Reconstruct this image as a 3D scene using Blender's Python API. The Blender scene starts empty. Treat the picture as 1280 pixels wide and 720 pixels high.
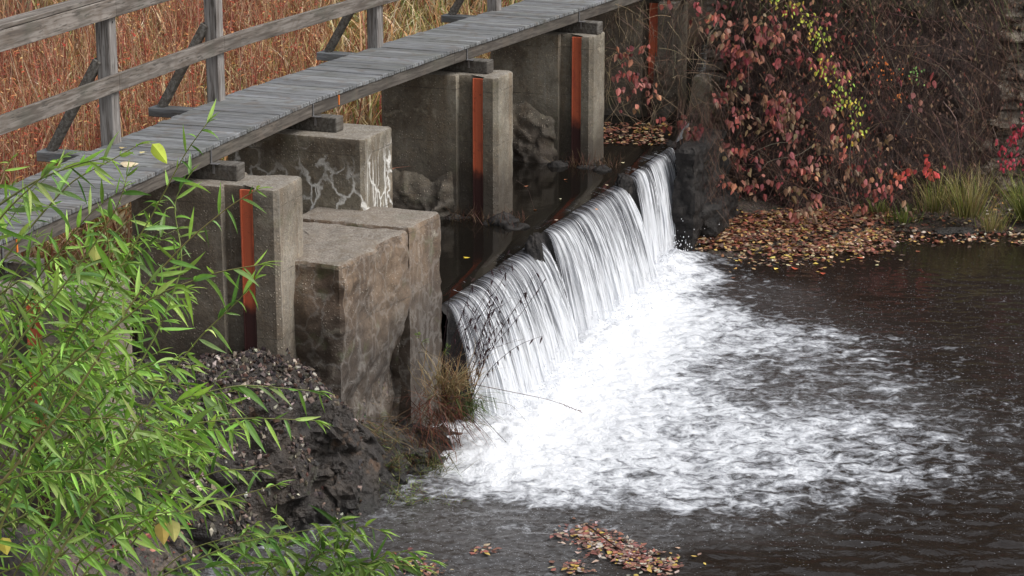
import bpy, math, random
import numpy as np
from mathutils import Vector
random.seed(7); rng = np.random.default_rng(7)
S = bpy.context.scene; COL = S.collection
F = 2800.0; PIT = math.radians(15.45); H = 7.35
cp, sp = math.cos(PIT), math.sin(PIT)
V = lambda *a: np.array(a, float)
def ray(u, v): 
    a = (u-640)/F; b = -(v-360)/F
    return V(a, cp+b*sp, -sp+b*cp)
def P(u, v, z):                      # point of the level plane z that the survey puts at this bearing
    d = ray(u, v); return V(0,0,H)+d*((z-H)/d[2])
def PY(u, v, y):
    d = ray(u, v); return V(0,0,H)+d*(y/d[1])
A0 = math.radians(21.0)
B = V(math.sin(A0), math.cos(A0), 0); D = V(math.cos(A0), -math.sin(A0), 0); UP = V(0,0,1)
def nrm(a): 
    a = np.asarray(a, float); n = np.linalg.norm(a); return a/n if n > 1e-9 else V(0,0,1)
# ---------------------------------------------------------------- numpy noise
_perm = rng.permutation(256); _perm = np.concatenate([_perm,_perm,_perm])
_g = rng.normal(size=(256,3)); _g /= np.linalg.norm(_g,axis=1)[:,None]
def perlin(p):
    p = np.asarray(p,float); i = np.floor(p).astype(int); f = p-i; i &= 255
    w = f*f*f*(f*(f*6-15)+10); out = 0
    for dx in (0,1):
        for dy in (0,1):
            for dz in (0,1):
                h = _perm[_perm[_perm[(i[:,0]+dx)&255]+((i[:,1]+dy)&255)]+((i[:,2]+dz)&255)]
                g = _g[h]; q = f-np.array([dx,dy,dz])
                ww = (w[:,0] if dx else 1-w[:,0])*(w[:,1] if dy else 1-w[:,1])*(w[:,2] if dz else 1-w[:,2])
                out = out+ww*(g*q).sum(1)
    return out*1.5
def fbm(p, o=4, gain=.5):
    p = np.asarray(p,float); s = 0; a = 1; t = 0
    for k in range(o): s = s+a*perlin(p*(2**k)+k*17.3); t += a; a *= gain
    return s/t
_cr = rng.random((4096,4))
def cell(p):                          # voronoi: returns F1, F2, id random (n,4)
    p = np.asarray(p,float); i = np.floor(p).astype(int); f1 = np.full(len(p),9.); f2 = np.full(len(p),9.); idd = np.zeros(len(p),int)
    for dx in (-1,0,1):
        for dy in (-1,0,1):
            for dz in (-1,0,1):
                j = i+np.array([dx,dy,dz]); h = (j[:,0]*73856093 ^ j[:,1]*19349663 ^ j[:,2]*83492791)&4095
                q = j+_cr[h,:3]; d = np.linalg.norm(p-q,axis=1)
                c = d<f1; f2 = np.where(c,f1,np.minimum(f2,d)); idd = np.where(c,h,idd); f1 = np.where(c,d,f1)
    return f1,f2,_cr[idd]
def facets(p):                        # broken-stone planes: each voronoi cell is one tilted plane
    p=np.asarray(p,float); i=np.floor(p).astype(int); f1=np.full(len(p),9.); out=np.zeros(len(p))
    for dx in (-1,0,1):
        for dy in (-1,0,1):
            for dz in (-1,0,1):
                j=i+np.array([dx,dy,dz]); h=(j[:,0]*73856093 ^ j[:,1]*19349663 ^ j[:,2]*83492791)&4095
                q=p-(j+_cr[h,:3]); d=np.linalg.norm(q,axis=1); c=d<f1; f1=np.where(c,d,f1)
                t=(_cr[(h*7+3)&4095,:3]-.5)*2; out=np.where(c,(q*t).sum(1)+(_cr[h,3]-.5)*.7,out)
    return out
def sstep(a,b,x): 
    t = np.clip((x-a)/(b-a),0,1); return t*t*(3-2*t)
# ---------------------------------------------------------------- object helpers
def tag(o, label=None, cat=None, group=None, kind=None):
    if label: o['label'] = label
    if cat: o['category'] = cat
    if group: o['group'] = group
    if kind: o['kind'] = kind
    return o
def link(name, me, mat, parent=None):
    if mat: me.materials.append(mat)
    o = bpy.data.objects.new(name, me); COL.objects.link(o)
    if parent:
        o.parent = parent
        o.matrix_parent_inverse = parent_world(parent).inverted()
    return o
def parent_world(p):
    from mathutils import Matrix
    m = Matrix.Translation(p.location)
    q = p.parent
    if q: m = parent_world(q) @ p.matrix_parent_inverse @ m
    return m
def empty(name, loc, **k):
    o = bpy.data.objects.new(name, None); COL.objects.link(o); o.location = Vector(loc); o.empty_display_size = .2
    return tag(o, **k)
def mesh_np(name, v, f, mat, parent=None, smooth=True, col=None, attrs=None):
    v = np.asarray(v,dtype=np.float32); me = bpy.data.meshes.new(name)
    if isinstance(f, np.ndarray):
        n = f.shape[1]; me.vertices.add(len(v)); me.vertices.foreach_set('co', v.ravel())
        me.loops.add(f.size); me.loops.foreach_set('vertex_index', f.ravel().astype(np.int32))
        me.polygons.add(len(f)); me.polygons.foreach_set('loop_start', np.arange(0,f.size,n,dtype=np.int32))
        me.polygons.foreach_set('loop_total', np.full(len(f),n,dtype=np.int32)); me.update(calc_edges=True)
    else:
        me.from_pydata(v.tolist(), [], f)
    if col is not None:
        c = np.ones((len(v),4),np.float32); c[:,:3] = np.asarray(col)[:,:3]
        a = me.color_attributes.new('col','FLOAT_COLOR','POINT'); a.data.foreach_set('color', c.ravel())
    for k,val in (attrs or {}).items():
        a = me.attributes.new(k,'FLOAT','POINT'); a.data.foreach_set('value', np.asarray(val,dtype=np.float32))
    me.polygons.foreach_set('use_smooth', np.full(len(me.polygons),smooth)); me.validate(); me.update()
    return link(name, me, mat, parent)
class MB:
    def __init__(s): s.v=[]; s.f=[]; s.c=[]
    def add(s, vs, fs, col=(.5,.5,.5)):
        n = len(s.v); s.v += [tuple(x) for x in vs]; s.f += [[i+n for i in q] for q in fs]
        s.c += [tuple(col[:3])]*len(vs) if not isinstance(col[0],(tuple,list,np.ndarray)) else [tuple(c) for c in col]
    def box(s, c, ax, ay, az, hx, hy, hz, col=(.5,.5,.5), bev=.004):
        c=V(*c); vs=[]; b = bev
        # box with small bevel : 24 verts
        fs=[]; idx={}
        for sx in (-1,1):
            for sy in (-1,1):
                for sz in (-1,1):
                    for k in range(3):
                        e=[hx-b,hy-b,hz-b]; e[k]+=b
                        idx[(sx,sy,sz,k)]=len(vs); vs.append(c+ax*sx*e[0]+ay*sy*e[1]+az*sz*e[2])
        for k in range(3):
            a1,a2=[i for i in range(3) if i!=k]
            for sg in (-1,1):
                q=[]
                for (p1,p2) in ((-1,-1),(1,-1),(1,1),(-1,1)):
                    t=[0,0,0]; t[k]=sg; t[a1]=p1; t[a2]=p2; q.append(idx[(*t,k)])
                fs.append(q)
            for s1 in (-1,1):
                for s2 in (-1,1):
                    t0=[0,0,0]; t1=[0,0,0]; t0[k]=-1; t1[k]=1; t0[a1]=t1[a1]=s1; t0[a2]=t1[a2]=s2
                    fs.append([idx[(*t0,a1)],idx[(*t1,a1)],idx[(*t1,a2)],idx[(*t0,a2)]])
        for sx in (-1,1):
            for sy in (-1,1):
                for sz in (-1,1): fs.append([idx[(sx,sy,sz,k)] for k in range(3)])
        s.add(vs,fs,col)
    def tube(s, pts, r0, r1, col=(.5,.5,.5), n=4):
        pts=[V(*p) for p in pts]; vs=[]; m=len(pts)
        for i,p in enumerate(pts):
            t=nrm(pts[min(i+1,m-1)]-pts[max(i-1,0)]); a=nrm(np.cross(t, UP if abs(t[2])<.9 else V(1,0,0))); b=np.cross(t,a)
            r=r0+(r1-r0)*i/(m-1)
            for k in range(n): th=2*math.pi*k/n; vs.append(p+a*math.cos(th)*r+b*math.sin(th)*r)
        fs=[[i*n+k,i*n+(k+1)%n,(i+1)*n+(k+1)%n,(i+1)*n+k] for i in range(m-1) for k in range(n)]
        fs.append(list(range(n))[::-1]); fs.append([(m-1)*n+k for k in range(n)])
        s.add(vs,fs,col)
    def leaf(s, p, d, side, L, W, col, shape='lance', droop=.3, fold=.25, rows=5):
        p=V(*p); d=nrm(d); side=nrm(side-d*np.dot(side,d)); n=np.cross(side,d); vs=[]; cc=[]
        prof={'lance':lambda t:(math.sin(math.pi*min(1,t*1.02+.02)**.75))**.9,'ovate':lambda t:math.sin(math.pi*t**.62)**.8 if 0<t<1 else 0}[shape]
        q=p.copy(); dd=d.copy()
        for i in range(rows+1):
            t=i/rows; w=W*.5*max(prof(t),.03)
            vs+= [q-side*w+n*w*fold, q, q+side*w+n*w*fold]
            k=.88+.24*t; cc += [tuple(x*k for x in col)]*1+[tuple(min(1,x*k*1.18) for x in col)]+[tuple(x*k for x in col)]
            dd=nrm(dd-UP*droop/rows); q=q+dd*L/rows
        fs=[]
        for i in range(rows):
            a=i*3; fs += [[a,a+1,a+4,a+3],[a+1,a+2,a+5,a+4]]
        s.add(vs,fs,cc)
    def blade(s, p, d, L, W, col, bend=.8, segs=4, tip=None):
        p=V(*p); dd=nrm(d); a=random.random()*6.28; side=V(math.cos(a),math.sin(a),0); b=V(-math.sin(a),math.cos(a),0)
        vs=[]; cc=[]; q=p.copy(); bd = b*random.choice((-1,1))+V(random.uniform(-.5,.5),random.uniform(-.5,.5),-.5)
        for i in range(segs+1):
            t=i/segs; w=W*.5*(1-t**1.5*.93)
            vs+=[q-side*w,q+side*w]; k=.55+.6*t
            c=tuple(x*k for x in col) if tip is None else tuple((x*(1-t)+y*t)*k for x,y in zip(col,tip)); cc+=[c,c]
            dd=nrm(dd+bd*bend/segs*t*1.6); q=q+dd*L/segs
        s.add(vs,[[2*i,2*i+1,2*i+3,2*i+2] for i in range(segs)],cc)
    def build(s, name, mat, parent=None, smooth=False):
        return mesh_np(name, s.v, s.f, mat, parent, smooth, s.c)
def jit(c, a=.15, b=.1):
    k=1+random.uniform(-a,a)*1.6; return tuple(max(0.002,x*k*(1+random.uniform(-b,b))) for x in c)
def pick(cols): return jit(random.choice(cols))
def grid_faces(n, m):
    i=np.arange(n*m).reshape(n,m); return np.stack([i[:-1,:-1],i[1:,:-1],i[1:,1:],i[:-1,1:]],-1).reshape(-1,4)
def polyline(pts, n=None, step=None):
    pts=np.array(pts,float); seg=np.linalg.norm(np.diff(pts,axis=0),axis=1); c=np.concatenate([[0],np.cumsum(seg)])
    if step: n=max(2,int(c[-1]/step)+1)
    t=np.linspace(0,c[-1],n); return np.stack([np.interp(t,c,pts[:,k]) for k in range(pts.shape[1])],1)
def extrude_poly(name, poly, z0, z1, mat, parent=None, res=.05, amp=.004, bev=.02, big=0., bigf=1.5, attrs=None, fn=None):
    poly=np.array([p[:2] for p in poly],float); ring=[]
    for i in range(len(poly)):
        a,b=poly[i],poly[(i+1)%len(poly)]; L=np.linalg.norm(b-a); k=max(1,int(round(L/res)))
        for j in range(k): ring.append(a+(b-a)*j/k)
    ring=np.array(ring); n=len(ring); c=poly.mean(0)
    area=0.5*np.sum(poly[:,0]*np.roll(poly[:,1],-1)-np.roll(poly[:,0],-1)*poly[:,1])
    if area<0: ring=ring[::-1]
    tg=np.roll(ring,-1,0)-np.roll(ring,1,0); nn=np.stack([tg[:,1],-tg[:,0]],1); nn/=np.linalg.norm(nn,axis=1)[:,None]+1e-9
    m=max(2,int((z1-z0)/res)+1); zs=list(np.linspace(z0,z1-bev,m))+[z1-bev*.3,z1]; ins=[0]*m+[bev*.35,bev]
    rows=[np.column_stack([ring-nn*q,np.full(n,z)]) for q,z in zip(ins,zs)]
    v=np.concatenate(rows); N=np.tile(np.column_stack([nn,np.zeros(n)]),(len(zs),1))
    dd=amp*(fbm(v*9,3)*2)+big*fbm(v*bigf+31,4)*2
    if fn is not None: dd=dd+fn(v,N)
    v=v+N*dd[:,None]
    M=len(zs); f=[[r*n+k,r*n+(k+1)%n,(r+1)*n+(k+1)%n,(r+1)*n+k] for r in range(M-1) for k in range(n)]
    # cap as rings shrinking to centre line so the top is rough too
    base=(M-1)*n; cen=v[base:base+n].mean(0); extra=[]; R_=(.93,.8,.6,.4,.2)
    for q,k_ in enumerate(R_):
        rr=cen+(v[base:base+n]-cen)*k_; rr[:,2]=z1+(amp*1.6*fbm(rr*7,3)+big*.5*fbm(rr*2.,3))*min(1,(q+1)*.5); extra.append(rr)
    v=np.concatenate([v]+extra+[cen[None]]); ci=len(v)-1
    for r in range(M-1,M-1+len(R_)): f+=[[r*n+k,r*n+(k+1)%n,(r+1)*n+(k+1)%n,(r+1)*n+k] for k in range(n)]
    lr=(M-1+len(R_))*n; f+=[[lr+k,lr+(k+1)%n,ci] for k in range(n)]
    o=mesh_np(name, v, f, mat, parent, True); o.data.set_sharp_from_angle(angle=math.radians(32)); return o
# ---------------------------------------------------------------- material helpers
class NT:
    def __init__(s, name):
        s.m=bpy.data.materials.new(name); s.m.use_nodes=True; s.t=s.m.node_tree; s.t.nodes.clear(); s.out=s.n('ShaderNodeOutputMaterial')
    def n(s, t, ins=None, **pr):
        o=s.t.nodes.new(t)
        for k,v in pr.items(): setattr(o,k,v)
        for k,v in (ins or {}).items():
            if hasattr(v,'is_output') or hasattr(v,'links') : s.t.links.new(v,o.inputs[k])
            else: o.inputs[k].default_value=v
        return o
    def noise(s, vec, scale, detail=5, rough=.55, dist=0): return s.n('ShaderNodeTexNoise',{'Vector':vec,'Scale':scale,'Detail':detail,'Roughness':rough,'Distortion':dist}).outputs[0]
    def mapv(s, vec, sc=(1,1,1), rot=(0,0,0), loc=(0,0,0)): return s.n('ShaderNodeMapping',{'Vector':vec,'Scale':sc,'Rotation':rot,'Location':loc}).outputs[0]
    def mix(s, f, a, b, mode='MIX'):
        o=s.n('ShaderNodeMix',data_type='RGBA',blend_type=mode); 
        for i,v in ((0,f),(6,a),(7,b)):
            if hasattr(v,'links'): s.t.links.new(v,o.inputs[i])
            else: o.inputs[i].default_value=(*v,1) if isinstance(v,tuple) and len(v)==3 else v
        return o.outputs[2]
    def math(s, op, a, b=0., c=0., clamp=False):
        o=s.n('ShaderNodeMath',operation=op,use_clamp=clamp)
        for i,v in enumerate((a,b,c)):
            if hasattr(v,'links'): s.t.links.new(v,o.inputs[i])
            else: o.inputs[i].default_value=v
        return o.outputs[0]
    def rng(s, v, a, b, c=0., d=1., smooth=True):
        o=s.n('ShaderNodeMapRange',{'Value':v,'From Min':a,'From Max':b,'To Min':c,'To Max':d}); o.interpolation_type='SMOOTHSTEP' if smooth else 'LINEAR'; return o.outputs[0]
    def pos(s): return s.n('ShaderNodeNewGeometry').outputs['Position']
    def xyz(s, vec): return s.n('ShaderNodeSeparateXYZ',{0:vec}).outputs
    def attr(s, name): return s.n('ShaderNodeAttribute',attribute_name=name)
    def bump(s, h, st=.5, dist=.02, nrm=None):
        i={'Height':h,'Strength':st,'Distance':dist}
        if nrm is not None: i['Normal']=nrm
        return s.n('ShaderNodeBump',i).outputs[0]
    def pbr(s, col, rough=.8, normal=None, **k):
        i={'Base Color':col if hasattr(col,'links') else (*col,1),'Roughness':rough}
        if normal is not None: i['Normal']=normal
        i.update(k); return s.n('ShaderNodeBsdfPrincipled',i).outputs[0]
    def done(s, sh): s.t.links.new(sh,s.out.inputs[0]); return s.m
def concrete(name, base=(.30,.275,.225), dark=(.078,.062,.043), wet0=1.4, wet1=2.2, eff=0., rust=.3, agg=.6, stain_shade=.5, moss=.2):
    m=NT(name); p=m.pos(); x=m.xyz(p); geo=m.n('ShaderNodeNewGeometry')
    nz=m.xyz(geo.outputs['Normal'])[2]
    n1=m.noise(p,1.7,6,.6); n2=m.noise(p,9,6,.6); n3=m.noise(p,55,4,.65)
    c=m.mix(m.rng(n1,.35,.68),base,tuple(v*.62 for v in base)); c=m.mix(m.rng(n2,.38,.7,0,.5),c,tuple(v*v2 for v,v2 in zip(base,(.72,.62,.52))))
    # vertical runs
    vs=m.noise(m.mapv(p,(7,7,.5)),1.0,5,.6); c=m.mix(m.rng(vs,.5,.72,0,.45*(1+rust)),c,(.16,.105,.06))
    vs2=m.noise(m.mapv(p,(11,11,.45),loc=(4,2,7)),1.0,4,.6); c=m.mix(m.rng(vs2,.6,.72,0,.4),c,(.42,.41,.38))
    # dark stain plus painted shade on faces turned to the near end
    st=m.rng(m.noise(m.mapv(p,(1,1,.8),loc=(3,5,1)),1.3,5,.6,.4),.42,.56); 
    c=m.mix(m.math('MULTIPLY',st,stain_shade),c,dark)
    side=m.rng(m.n('ShaderNodeVectorMath',{0:geo.outputs['Normal'],1:tuple(-B)},operation='DOT_PRODUCT').outputs['Value'],.3,.8,0,.62*stain_shade+.22)
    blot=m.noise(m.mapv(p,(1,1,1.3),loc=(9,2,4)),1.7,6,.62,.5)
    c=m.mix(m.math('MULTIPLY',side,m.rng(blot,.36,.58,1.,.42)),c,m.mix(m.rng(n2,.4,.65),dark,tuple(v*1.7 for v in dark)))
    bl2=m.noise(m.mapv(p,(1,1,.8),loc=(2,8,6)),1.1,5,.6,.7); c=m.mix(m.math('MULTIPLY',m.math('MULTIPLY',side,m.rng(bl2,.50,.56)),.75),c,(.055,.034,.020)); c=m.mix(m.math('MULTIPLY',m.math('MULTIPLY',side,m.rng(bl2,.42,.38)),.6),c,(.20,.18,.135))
    c=m.mix(m.rng(m.noise(m.mapv(p,(1,1,1),loc=(1,7,3)),3.1,6,.7,.6),.58,.66,0,.5),c,(.30,.27,.21))
    vor=m.n('ShaderNodeTexVoronoi',{'Vector':p,'Scale':38.}); vr=m.n('ShaderNodeTexVoronoi',{'Vector':p,'Scale':60.})
    zz=m.math('ADD',x[2],m.math('MULTIPLY',m.math('SUBTRACT',n1,.5),1.1))
    low=m.rng(zz,wet0,wet1,1,0)
    pit=m.math('MULTIPLY',m.math('MULTIPLY',m.rng(vor.outputs['Distance'],.10,.38,1,0),m.math('GREATER_THAN',m.xyz(vor.outputs['Color'])[0],.55)),m.rng(m.noise(p,5,5,.7),.44,.58))
    c=m.mix(m.math('MULTIPLY',m.rng(m.noise(p,24,5,.75),.50,.62),.45),c,m.mix(1.,c,(.42,.38,.34),'MULTIPLY')); c=m.mix(m.math('MULTIPLY',m.rng(m.noise(m.mapv(p,(1,1,1),loc=(5,5,5)),31,4,.75),.56,.66),.5),c,m.mix(1.,c,(1.9,1.8,1.6),'MULTIPLY'))
    c=m.mix(m.math('MULTIPLY',pit,agg*.8),c,(.46,.40,.32)); c=m.mix(m.math('MULTIPLY',m.rng(vr.outputs['Distance'],.05,.2,1,0),agg*.4),c,(.03,.025,.02))
    c=m.mix(m.math('MULTIPLY',low,.78),c,(.038,.03,.024))
    g=m.math('MULTIPLY',m.rng(m.noise(p,2.6,4,.6),.58,.7),moss); c=m.mix(g,c,(.07,.085,.03))
    if eff>0:
        w=m.n('ShaderNodeVectorMath',{0:p,1:m.n('ShaderNodeVectorMath',{0:m.n('ShaderNodeTexNoise',{'Vector':p,'Scale':5.,'Detail':3.}).outputs['Color'],'Scale':.28},operation='SCALE').outputs[0]},operation='ADD').outputs[0]
        e=m.n('ShaderNodeTexVoronoi',{'Vector':m.mapv(w,(1,1,.6)),'Scale':4.6},feature='DISTANCE_TO_EDGE').outputs[0]
        nm=m.noise(p,2.2,3,.5)
        zg=m.rng(m.math('ADD',x[2],m.math('MULTIPLY',nm,-1.3)),1.72,2.2,1,0)
        cr=m.math('MULTIPLY',m.math('MULTIPLY',m.rng(e,.008,.085,1,0),m.rng(n2,.32,.5,.2,1)),zg)
        vst=m.math('MULTIPLY',m.rng(m.noise(m.mapv(p,(17,17,1.1)),1.,4,.6),.53,.66),m.math('MULTIPLY',zg,m.rng(m.n('ShaderNodeVectorMath',{0:geo.outputs['Normal'],1:tuple(D)},operation='DOT_PRODUCT').outputs['Value'],.4,.9)))
        ew=m.math('MULTIPLY',m.math('MAXIMUM',cr,vst),eff,0,True); c=m.mix(ew,c,(.66,.65,.62))
    top=m.rng(nz,.6,.9); c=m.mix(m.math('MULTIPLY',top,.75),c,m.mix(m.rng(n3,.35,.65),m.mix(m.rng(n2,.4,.65),(.30,.28,.25),(.20,.175,.14)),(.13,.11,.09)))
    fz=m.math('ABSOLUTE',m.math('SUBTRACT',m.math('FRACT',m.math('ADD',m.math('DIVIDE',x[2],.61),m.math('MULTIPLY',n1,.03))),.5)); fl_=m.math('MULTIPLY',m.rng(fz,.004,.014,1,0),m.rng(n2,.42,.55,0,.6)); c=m.mix(m.math('MULTIPLY',fl_,m.math('SUBTRACT',1.,top)),c,(.05,.042,.034))
    hgt=m.math('ADD',m.math('ADD',m.math('MULTIPLY',n2,.6),m.math('MULTIPLY',n3,.35)),m.math('MULTIPLY',pit,.35))
    rough=m.math('SUBTRACT',.88,m.math('MULTIPLY',low,.35))
    return m.done(m.pbr(c,rough,m.bump(hgt,.75,.03)))
def wood(name, base=(.20,.195,.19), dark=(.085,.075,.065), ang=0, usecol=True):
    m=NT(name); p=m.pos(); q=m.mapv(p,(1,1,1),rot=(0,0,ang)); q2=m.mapv(q,(24,.8,24))
    g=m.noise(q2,1.4,5,.58,.25); k=m.noise(q,3.0,4,.55,1.5)
    c=m.mix(m.rng(g,.35,.66),base,dark); c=m.mix(m.rng(k,.5,.68,0,.55),c,(.12,.095,.075))
    c=m.mix(m.rng(m.noise(m.mapv(q,(60,5,60)),1.,3,.6),.56,.66,0,.7),c,(.03,.026,.022))
    ring=m.n('ShaderNodeTexWave',{'Vector':m.mapv(q,(5,.9,9)),'Scale':1.2,'Distortion':7.,'Detail':2.,'Detail Scale':1.2}).outputs['Fac']
    c=m.mix(m.rng(ring,.55,.95,0,.42),c,(.06,.05,.043))
    if usecol: c=m.mix(1.0,c,m.attr('col').outputs['Color'],'MULTIPLY')
    c=m.mix(m.rng(m.noise(p,2.3,4,.6),.5,.7,0,.3),c,(.075,.08,.06))
    return m.done(m.pbr(c,.82,m.bump(m.math('ADD',g,m.math('MULTIPLY',ring,.3)),.5,.006)))
def foliage(name, trans=.35, rough=.55, spec=.3):
    m=NT(name); c=m.attr('col').outputs['Color']; p=m.pos()
    c=m.mix(m.rng(m.noise(p,38,3,.6),.4,.7,0,.3),c,m.mix(1.,c,(.55,.45,.35),'MULTIPLY'))
    b=m.pbr(c,rough); t=m.n('ShaderNodeBsdfTranslucent',{'Color':m.mix(1.,c,(1.15,1.2,.7),'MULTIPLY')}).outputs[0]
    for nd in m.t.nodes:
        if nd.type=='BSDF_PRINCIPLED': nd.inputs['Specular IOR Level'].default_value=spec
    return m.done(m.n('ShaderNodeMixShader',{0:trans,1:b,2:t}).outputs[0])
def simple(name, col, rough=.6, metal=0., nscale=20, var=.4):
    m=NT(name); p=m.pos(); n=m.noise(p,nscale,4,.6)
    return m.done(m.pbr(m.mix(m.rng(n,.35,.7,0,var),col,tuple(c*.4 for c in col)),rough,m.bump(n,.3,.01),**{'Metallic':metal}))
M={}
M['willow']=foliage('willow_leaf',.38,.42,.45); M['leaf']=foliage('autumn_leaf',.25,.55,.3); M['grass']=foliage('dry_grass',.25,.7,.15); M['twig']=foliage('twig_bark',0.,.85,.1)
M['litter']=foliage('leaf_litter',.05,.6,.35)
M['wood']=wood('weathered_wood',ang=A0); M['beamwood']=wood('beam_wood',(.12,.105,.09),(.045,.037,.03),ang=A0); M['deckwood']=wood('deck_wood',(.215,.225,.235),(.12,.125,.13),ang=A0+math.pi/2); M['postwood']=wood('post_wood',(.235,.21,.19),(.10,.08,.065),ang=A0)
def wood_vertical():
    m=NT('upright_wood'); p=m.pos(); q=m.mapv(p,(24,24,1.5)); g=m.noise(q,1.2,6,.6,.8)
    c=m.mix(m.rng(g,.36,.66),(.27,.255,.245),(.10,.085,.075)); c=m.mix(m.rng(m.noise(m.mapv(p,(70,70,3)),1.,3,.6),.58,.66,0,.8),c,(.03,.025,.02)); c=m.mix(1.,c,m.attr('col').outputs['Color'],'MULTIPLY')
    return m.done(m.pbr(c,.85,m.bump(g,.5,.006)))
M['upwood']=wood_vertical()
M['conc']=concrete('pier_concrete'); M['conc_eff']=concrete('limed_concrete',eff=.95,wet0=.6,wet1=1.2,stain_shade=.55)
M['conc_near']=concrete('pier_concrete_coarse',(.30,.27,.225),wet0=1.0,wet1=1.75,agg=.95)
M['conc_wall']=concrete('wing_wall_concrete',(.215,.158,.112),(.07,.047,.033),wet0=1.0,wet1=2.0,agg=.95,rust=.8,moss=.5,stain_shade=.65,eff=.10)
M['conc_old']=concrete('abutment_concrete',(.34,.29,.23),(.05,.042,.034),wet0=1.0,wet1=1.7,agg=.5,moss=.4)
M['conc_rough']=concrete('footing_concrete',(.23,.205,.16),(.05,.04,.032),wet0=1.25,wet1=1.7,agg=1.0,stain_shade=.6)
def orange():
    m=NT('orange_paint'); p=m.pos(); z=m.xyz(p)[2]; n=m.noise(p,6,5,.6); n2=m.noise(m.mapv(p,(30,30,2)),1,4,.6)
    c=m.mix(m.rng(n2,.4,.7,0,.5),(.43,.10,.045),(.33,.07,.035)); c=m.mix(m.rng(m.noise(p,28,5,.7),.56,.68,0,.6),c,(.10,.035,.02)); c=m.mix(m.rng(m.noise(m.mapv(p,(1,1,.6)),4,4,.6),.52,.66,0,.5),c,(.20,.035,.03))
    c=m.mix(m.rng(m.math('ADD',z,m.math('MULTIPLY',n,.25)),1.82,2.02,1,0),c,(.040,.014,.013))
    return m.done(m.pbr(c,.5,m.bump(n,.2,.005)))
M['orange']=orange(); M['metal']=simple('galvanised_steel',(.30,.30,.31),.45,.8,30,.3); M['tagorange']=simple('orange_tape',(.75,.2,.03),.6,0,10,.1)
def rock():
    m=NT('dark_slate'); p=m.pos(); x=m.xyz(p); n=m.noise(p,2.2,6,.6); n2=m.noise(p,14,6,.65); 
    c=m.mix(m.rng(n,.35,.65),(.018,.015,.014),(.046,.035,.027)); c=m.mix(m.rng(n2,.52,.7,0,.5),c,(.085,.076,.07)); c=m.mix(m.rng(m.noise(p,3.3,5,.7),.58,.68,0,.5),c,(.045,.055,.02)); c=m.mix(m.rng(m.noise(p,5,5,.6),.6,.7,0,.5),c,(.14,.08,.045))
    c=m.mix(m.rng(x[2],.0,.35,.6,0),c,(.02,.02,.02)); v=m.n('ShaderNodeTexVoronoi',{'Vector':m.mapv(p,(1,1,1.8),rot=(.5,.3,.2)),'Scale':9.},feature='DISTANCE_TO_EDGE').outputs[0]
    c=m.mix(m.math('MULTIPLY',m.rng(v,.0,.02,.5,0),m.rng(n,.5,.6)),c,(.012,.011,.011)); c=m.mix(m.rng(m.noise(m.mapv(p,(6,6,1.2)),1,5,.6),.5,.68,0,.6),c,(.03,.026,.024))
    return m.done(m.pbr(c,m.rng(n2,.3,.7,.28,.7),m.bump(m.math('ADD',n2,m.noise(m.mapv(p,(5,5,1.3),rot=(.2,.3,0)),1.5,5,.6)),.9,.06)))
M['rock']=rock()
def weirrock():
    m=NT('wet_weir_concrete'); p=m.pos(); n=m.noise(p,9,6,.7); n2=m.noise(m.mapv(p,(10,10,1.5)),1,5,.6)
    c=m.mix(m.rng(n,.35,.7),(.010,.009,.009),(.032,.028,.026)); c=m.mix(m.rng(n2,.58,.7,0,.3),c,(.07,.062,.055))
    return m.done(m.pbr(c,.6,m.bump(n,.9,.05),**{'Specular IOR Level':.25}))
M['weir']=weirrock()
def soil(name,a,b,c3):
    m=NT(name); p=m.pos(); n=m.noise(p,3,6,.6); n2=m.noise(p,30,5,.7); v=m.n('ShaderNodeTexVoronoi',{'Vector':p,'Scale':22.,'Randomness':1.})
    c=m.mix(m.rng(n,.38,.62),a,b); c=m.mix(m.rng(n2,.5,.65,0,.7),c,c3); c=m.mix(m.math('MULTIPLY',m.rng(v.outputs['Distance'],.1,.5,1,0),.35),c,m.mix(1.,v.outputs['Color'],(.22,.17,.13),'MULTIPLY'))
    return m.done(m.pbr(c,.85,m.bump(m.math('ADD',n2,v.outputs['Distance']),.9,.04)))
M['soil']=soil('dark_soil',(.045,.034,.026),(.07,.052,.04),(.10,.075,.055)); M['marsh']=soil('marsh_soil',(.14,.085,.045),(.10,.06,.035),(.2,.13,.07)); M['gravel']=soil('gravel_ground',(.05,.045,.043),(.15,.12,.095),(.03,.027,.026))
# ================================================================= FOOTBRIDGE
ZD=3.22
ctrl=[P(u,v,ZD) for u,v in ((-200,388),(32,287),(134,242),(279,175),(393,124),(568,62),(757,0))]
ctrl.append(ctrl[-1]+(ctrl[-1]-ctrl[-2])*1.3)
ER=polyline(np.array(ctrl),n=200)                      # downstream deck edge
# smooth a little
K=np.ones(5)/5
for k in range(2): ER[2:-2,k]=np.convolve(ER[:,k],K,'valid')
cum=np.concatenate([[0],np.cumsum(np.linalg.norm(np.diff(ER,axis=0),axis=1))]); LEN=cum[-1]
def edge(s): return V(*[np.interp(s,cum,ER[:,k]) for k in range(3)])
def tang(s): return nrm(edge(min(s+.4,LEN))-edge(max(s-.4,0)))
WD=.93
def side_of(s): t=tang(s); return V(t[1],-t[0],0)       # pointing downstream
def bp(s, off, z): return edge(s)-side_of(s)*off+V(0,0,z-ZD)   # off metres upstream of the downstream edge
def s_at(u,v):
    q=P(u,v,ZD); dd=np.linalg.norm(ER[:,:2]-q[:2],axis=1); return cum[dd.argmin()]
bridge=empty('footbridge',bp(0,0,ZD),label='weathered grey timber footbridge crossing above the weir on concrete piers',cat='footbridge')
post_px=[(-75,240),(133,178),(273,125),(468,58),(607,12)]
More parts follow.
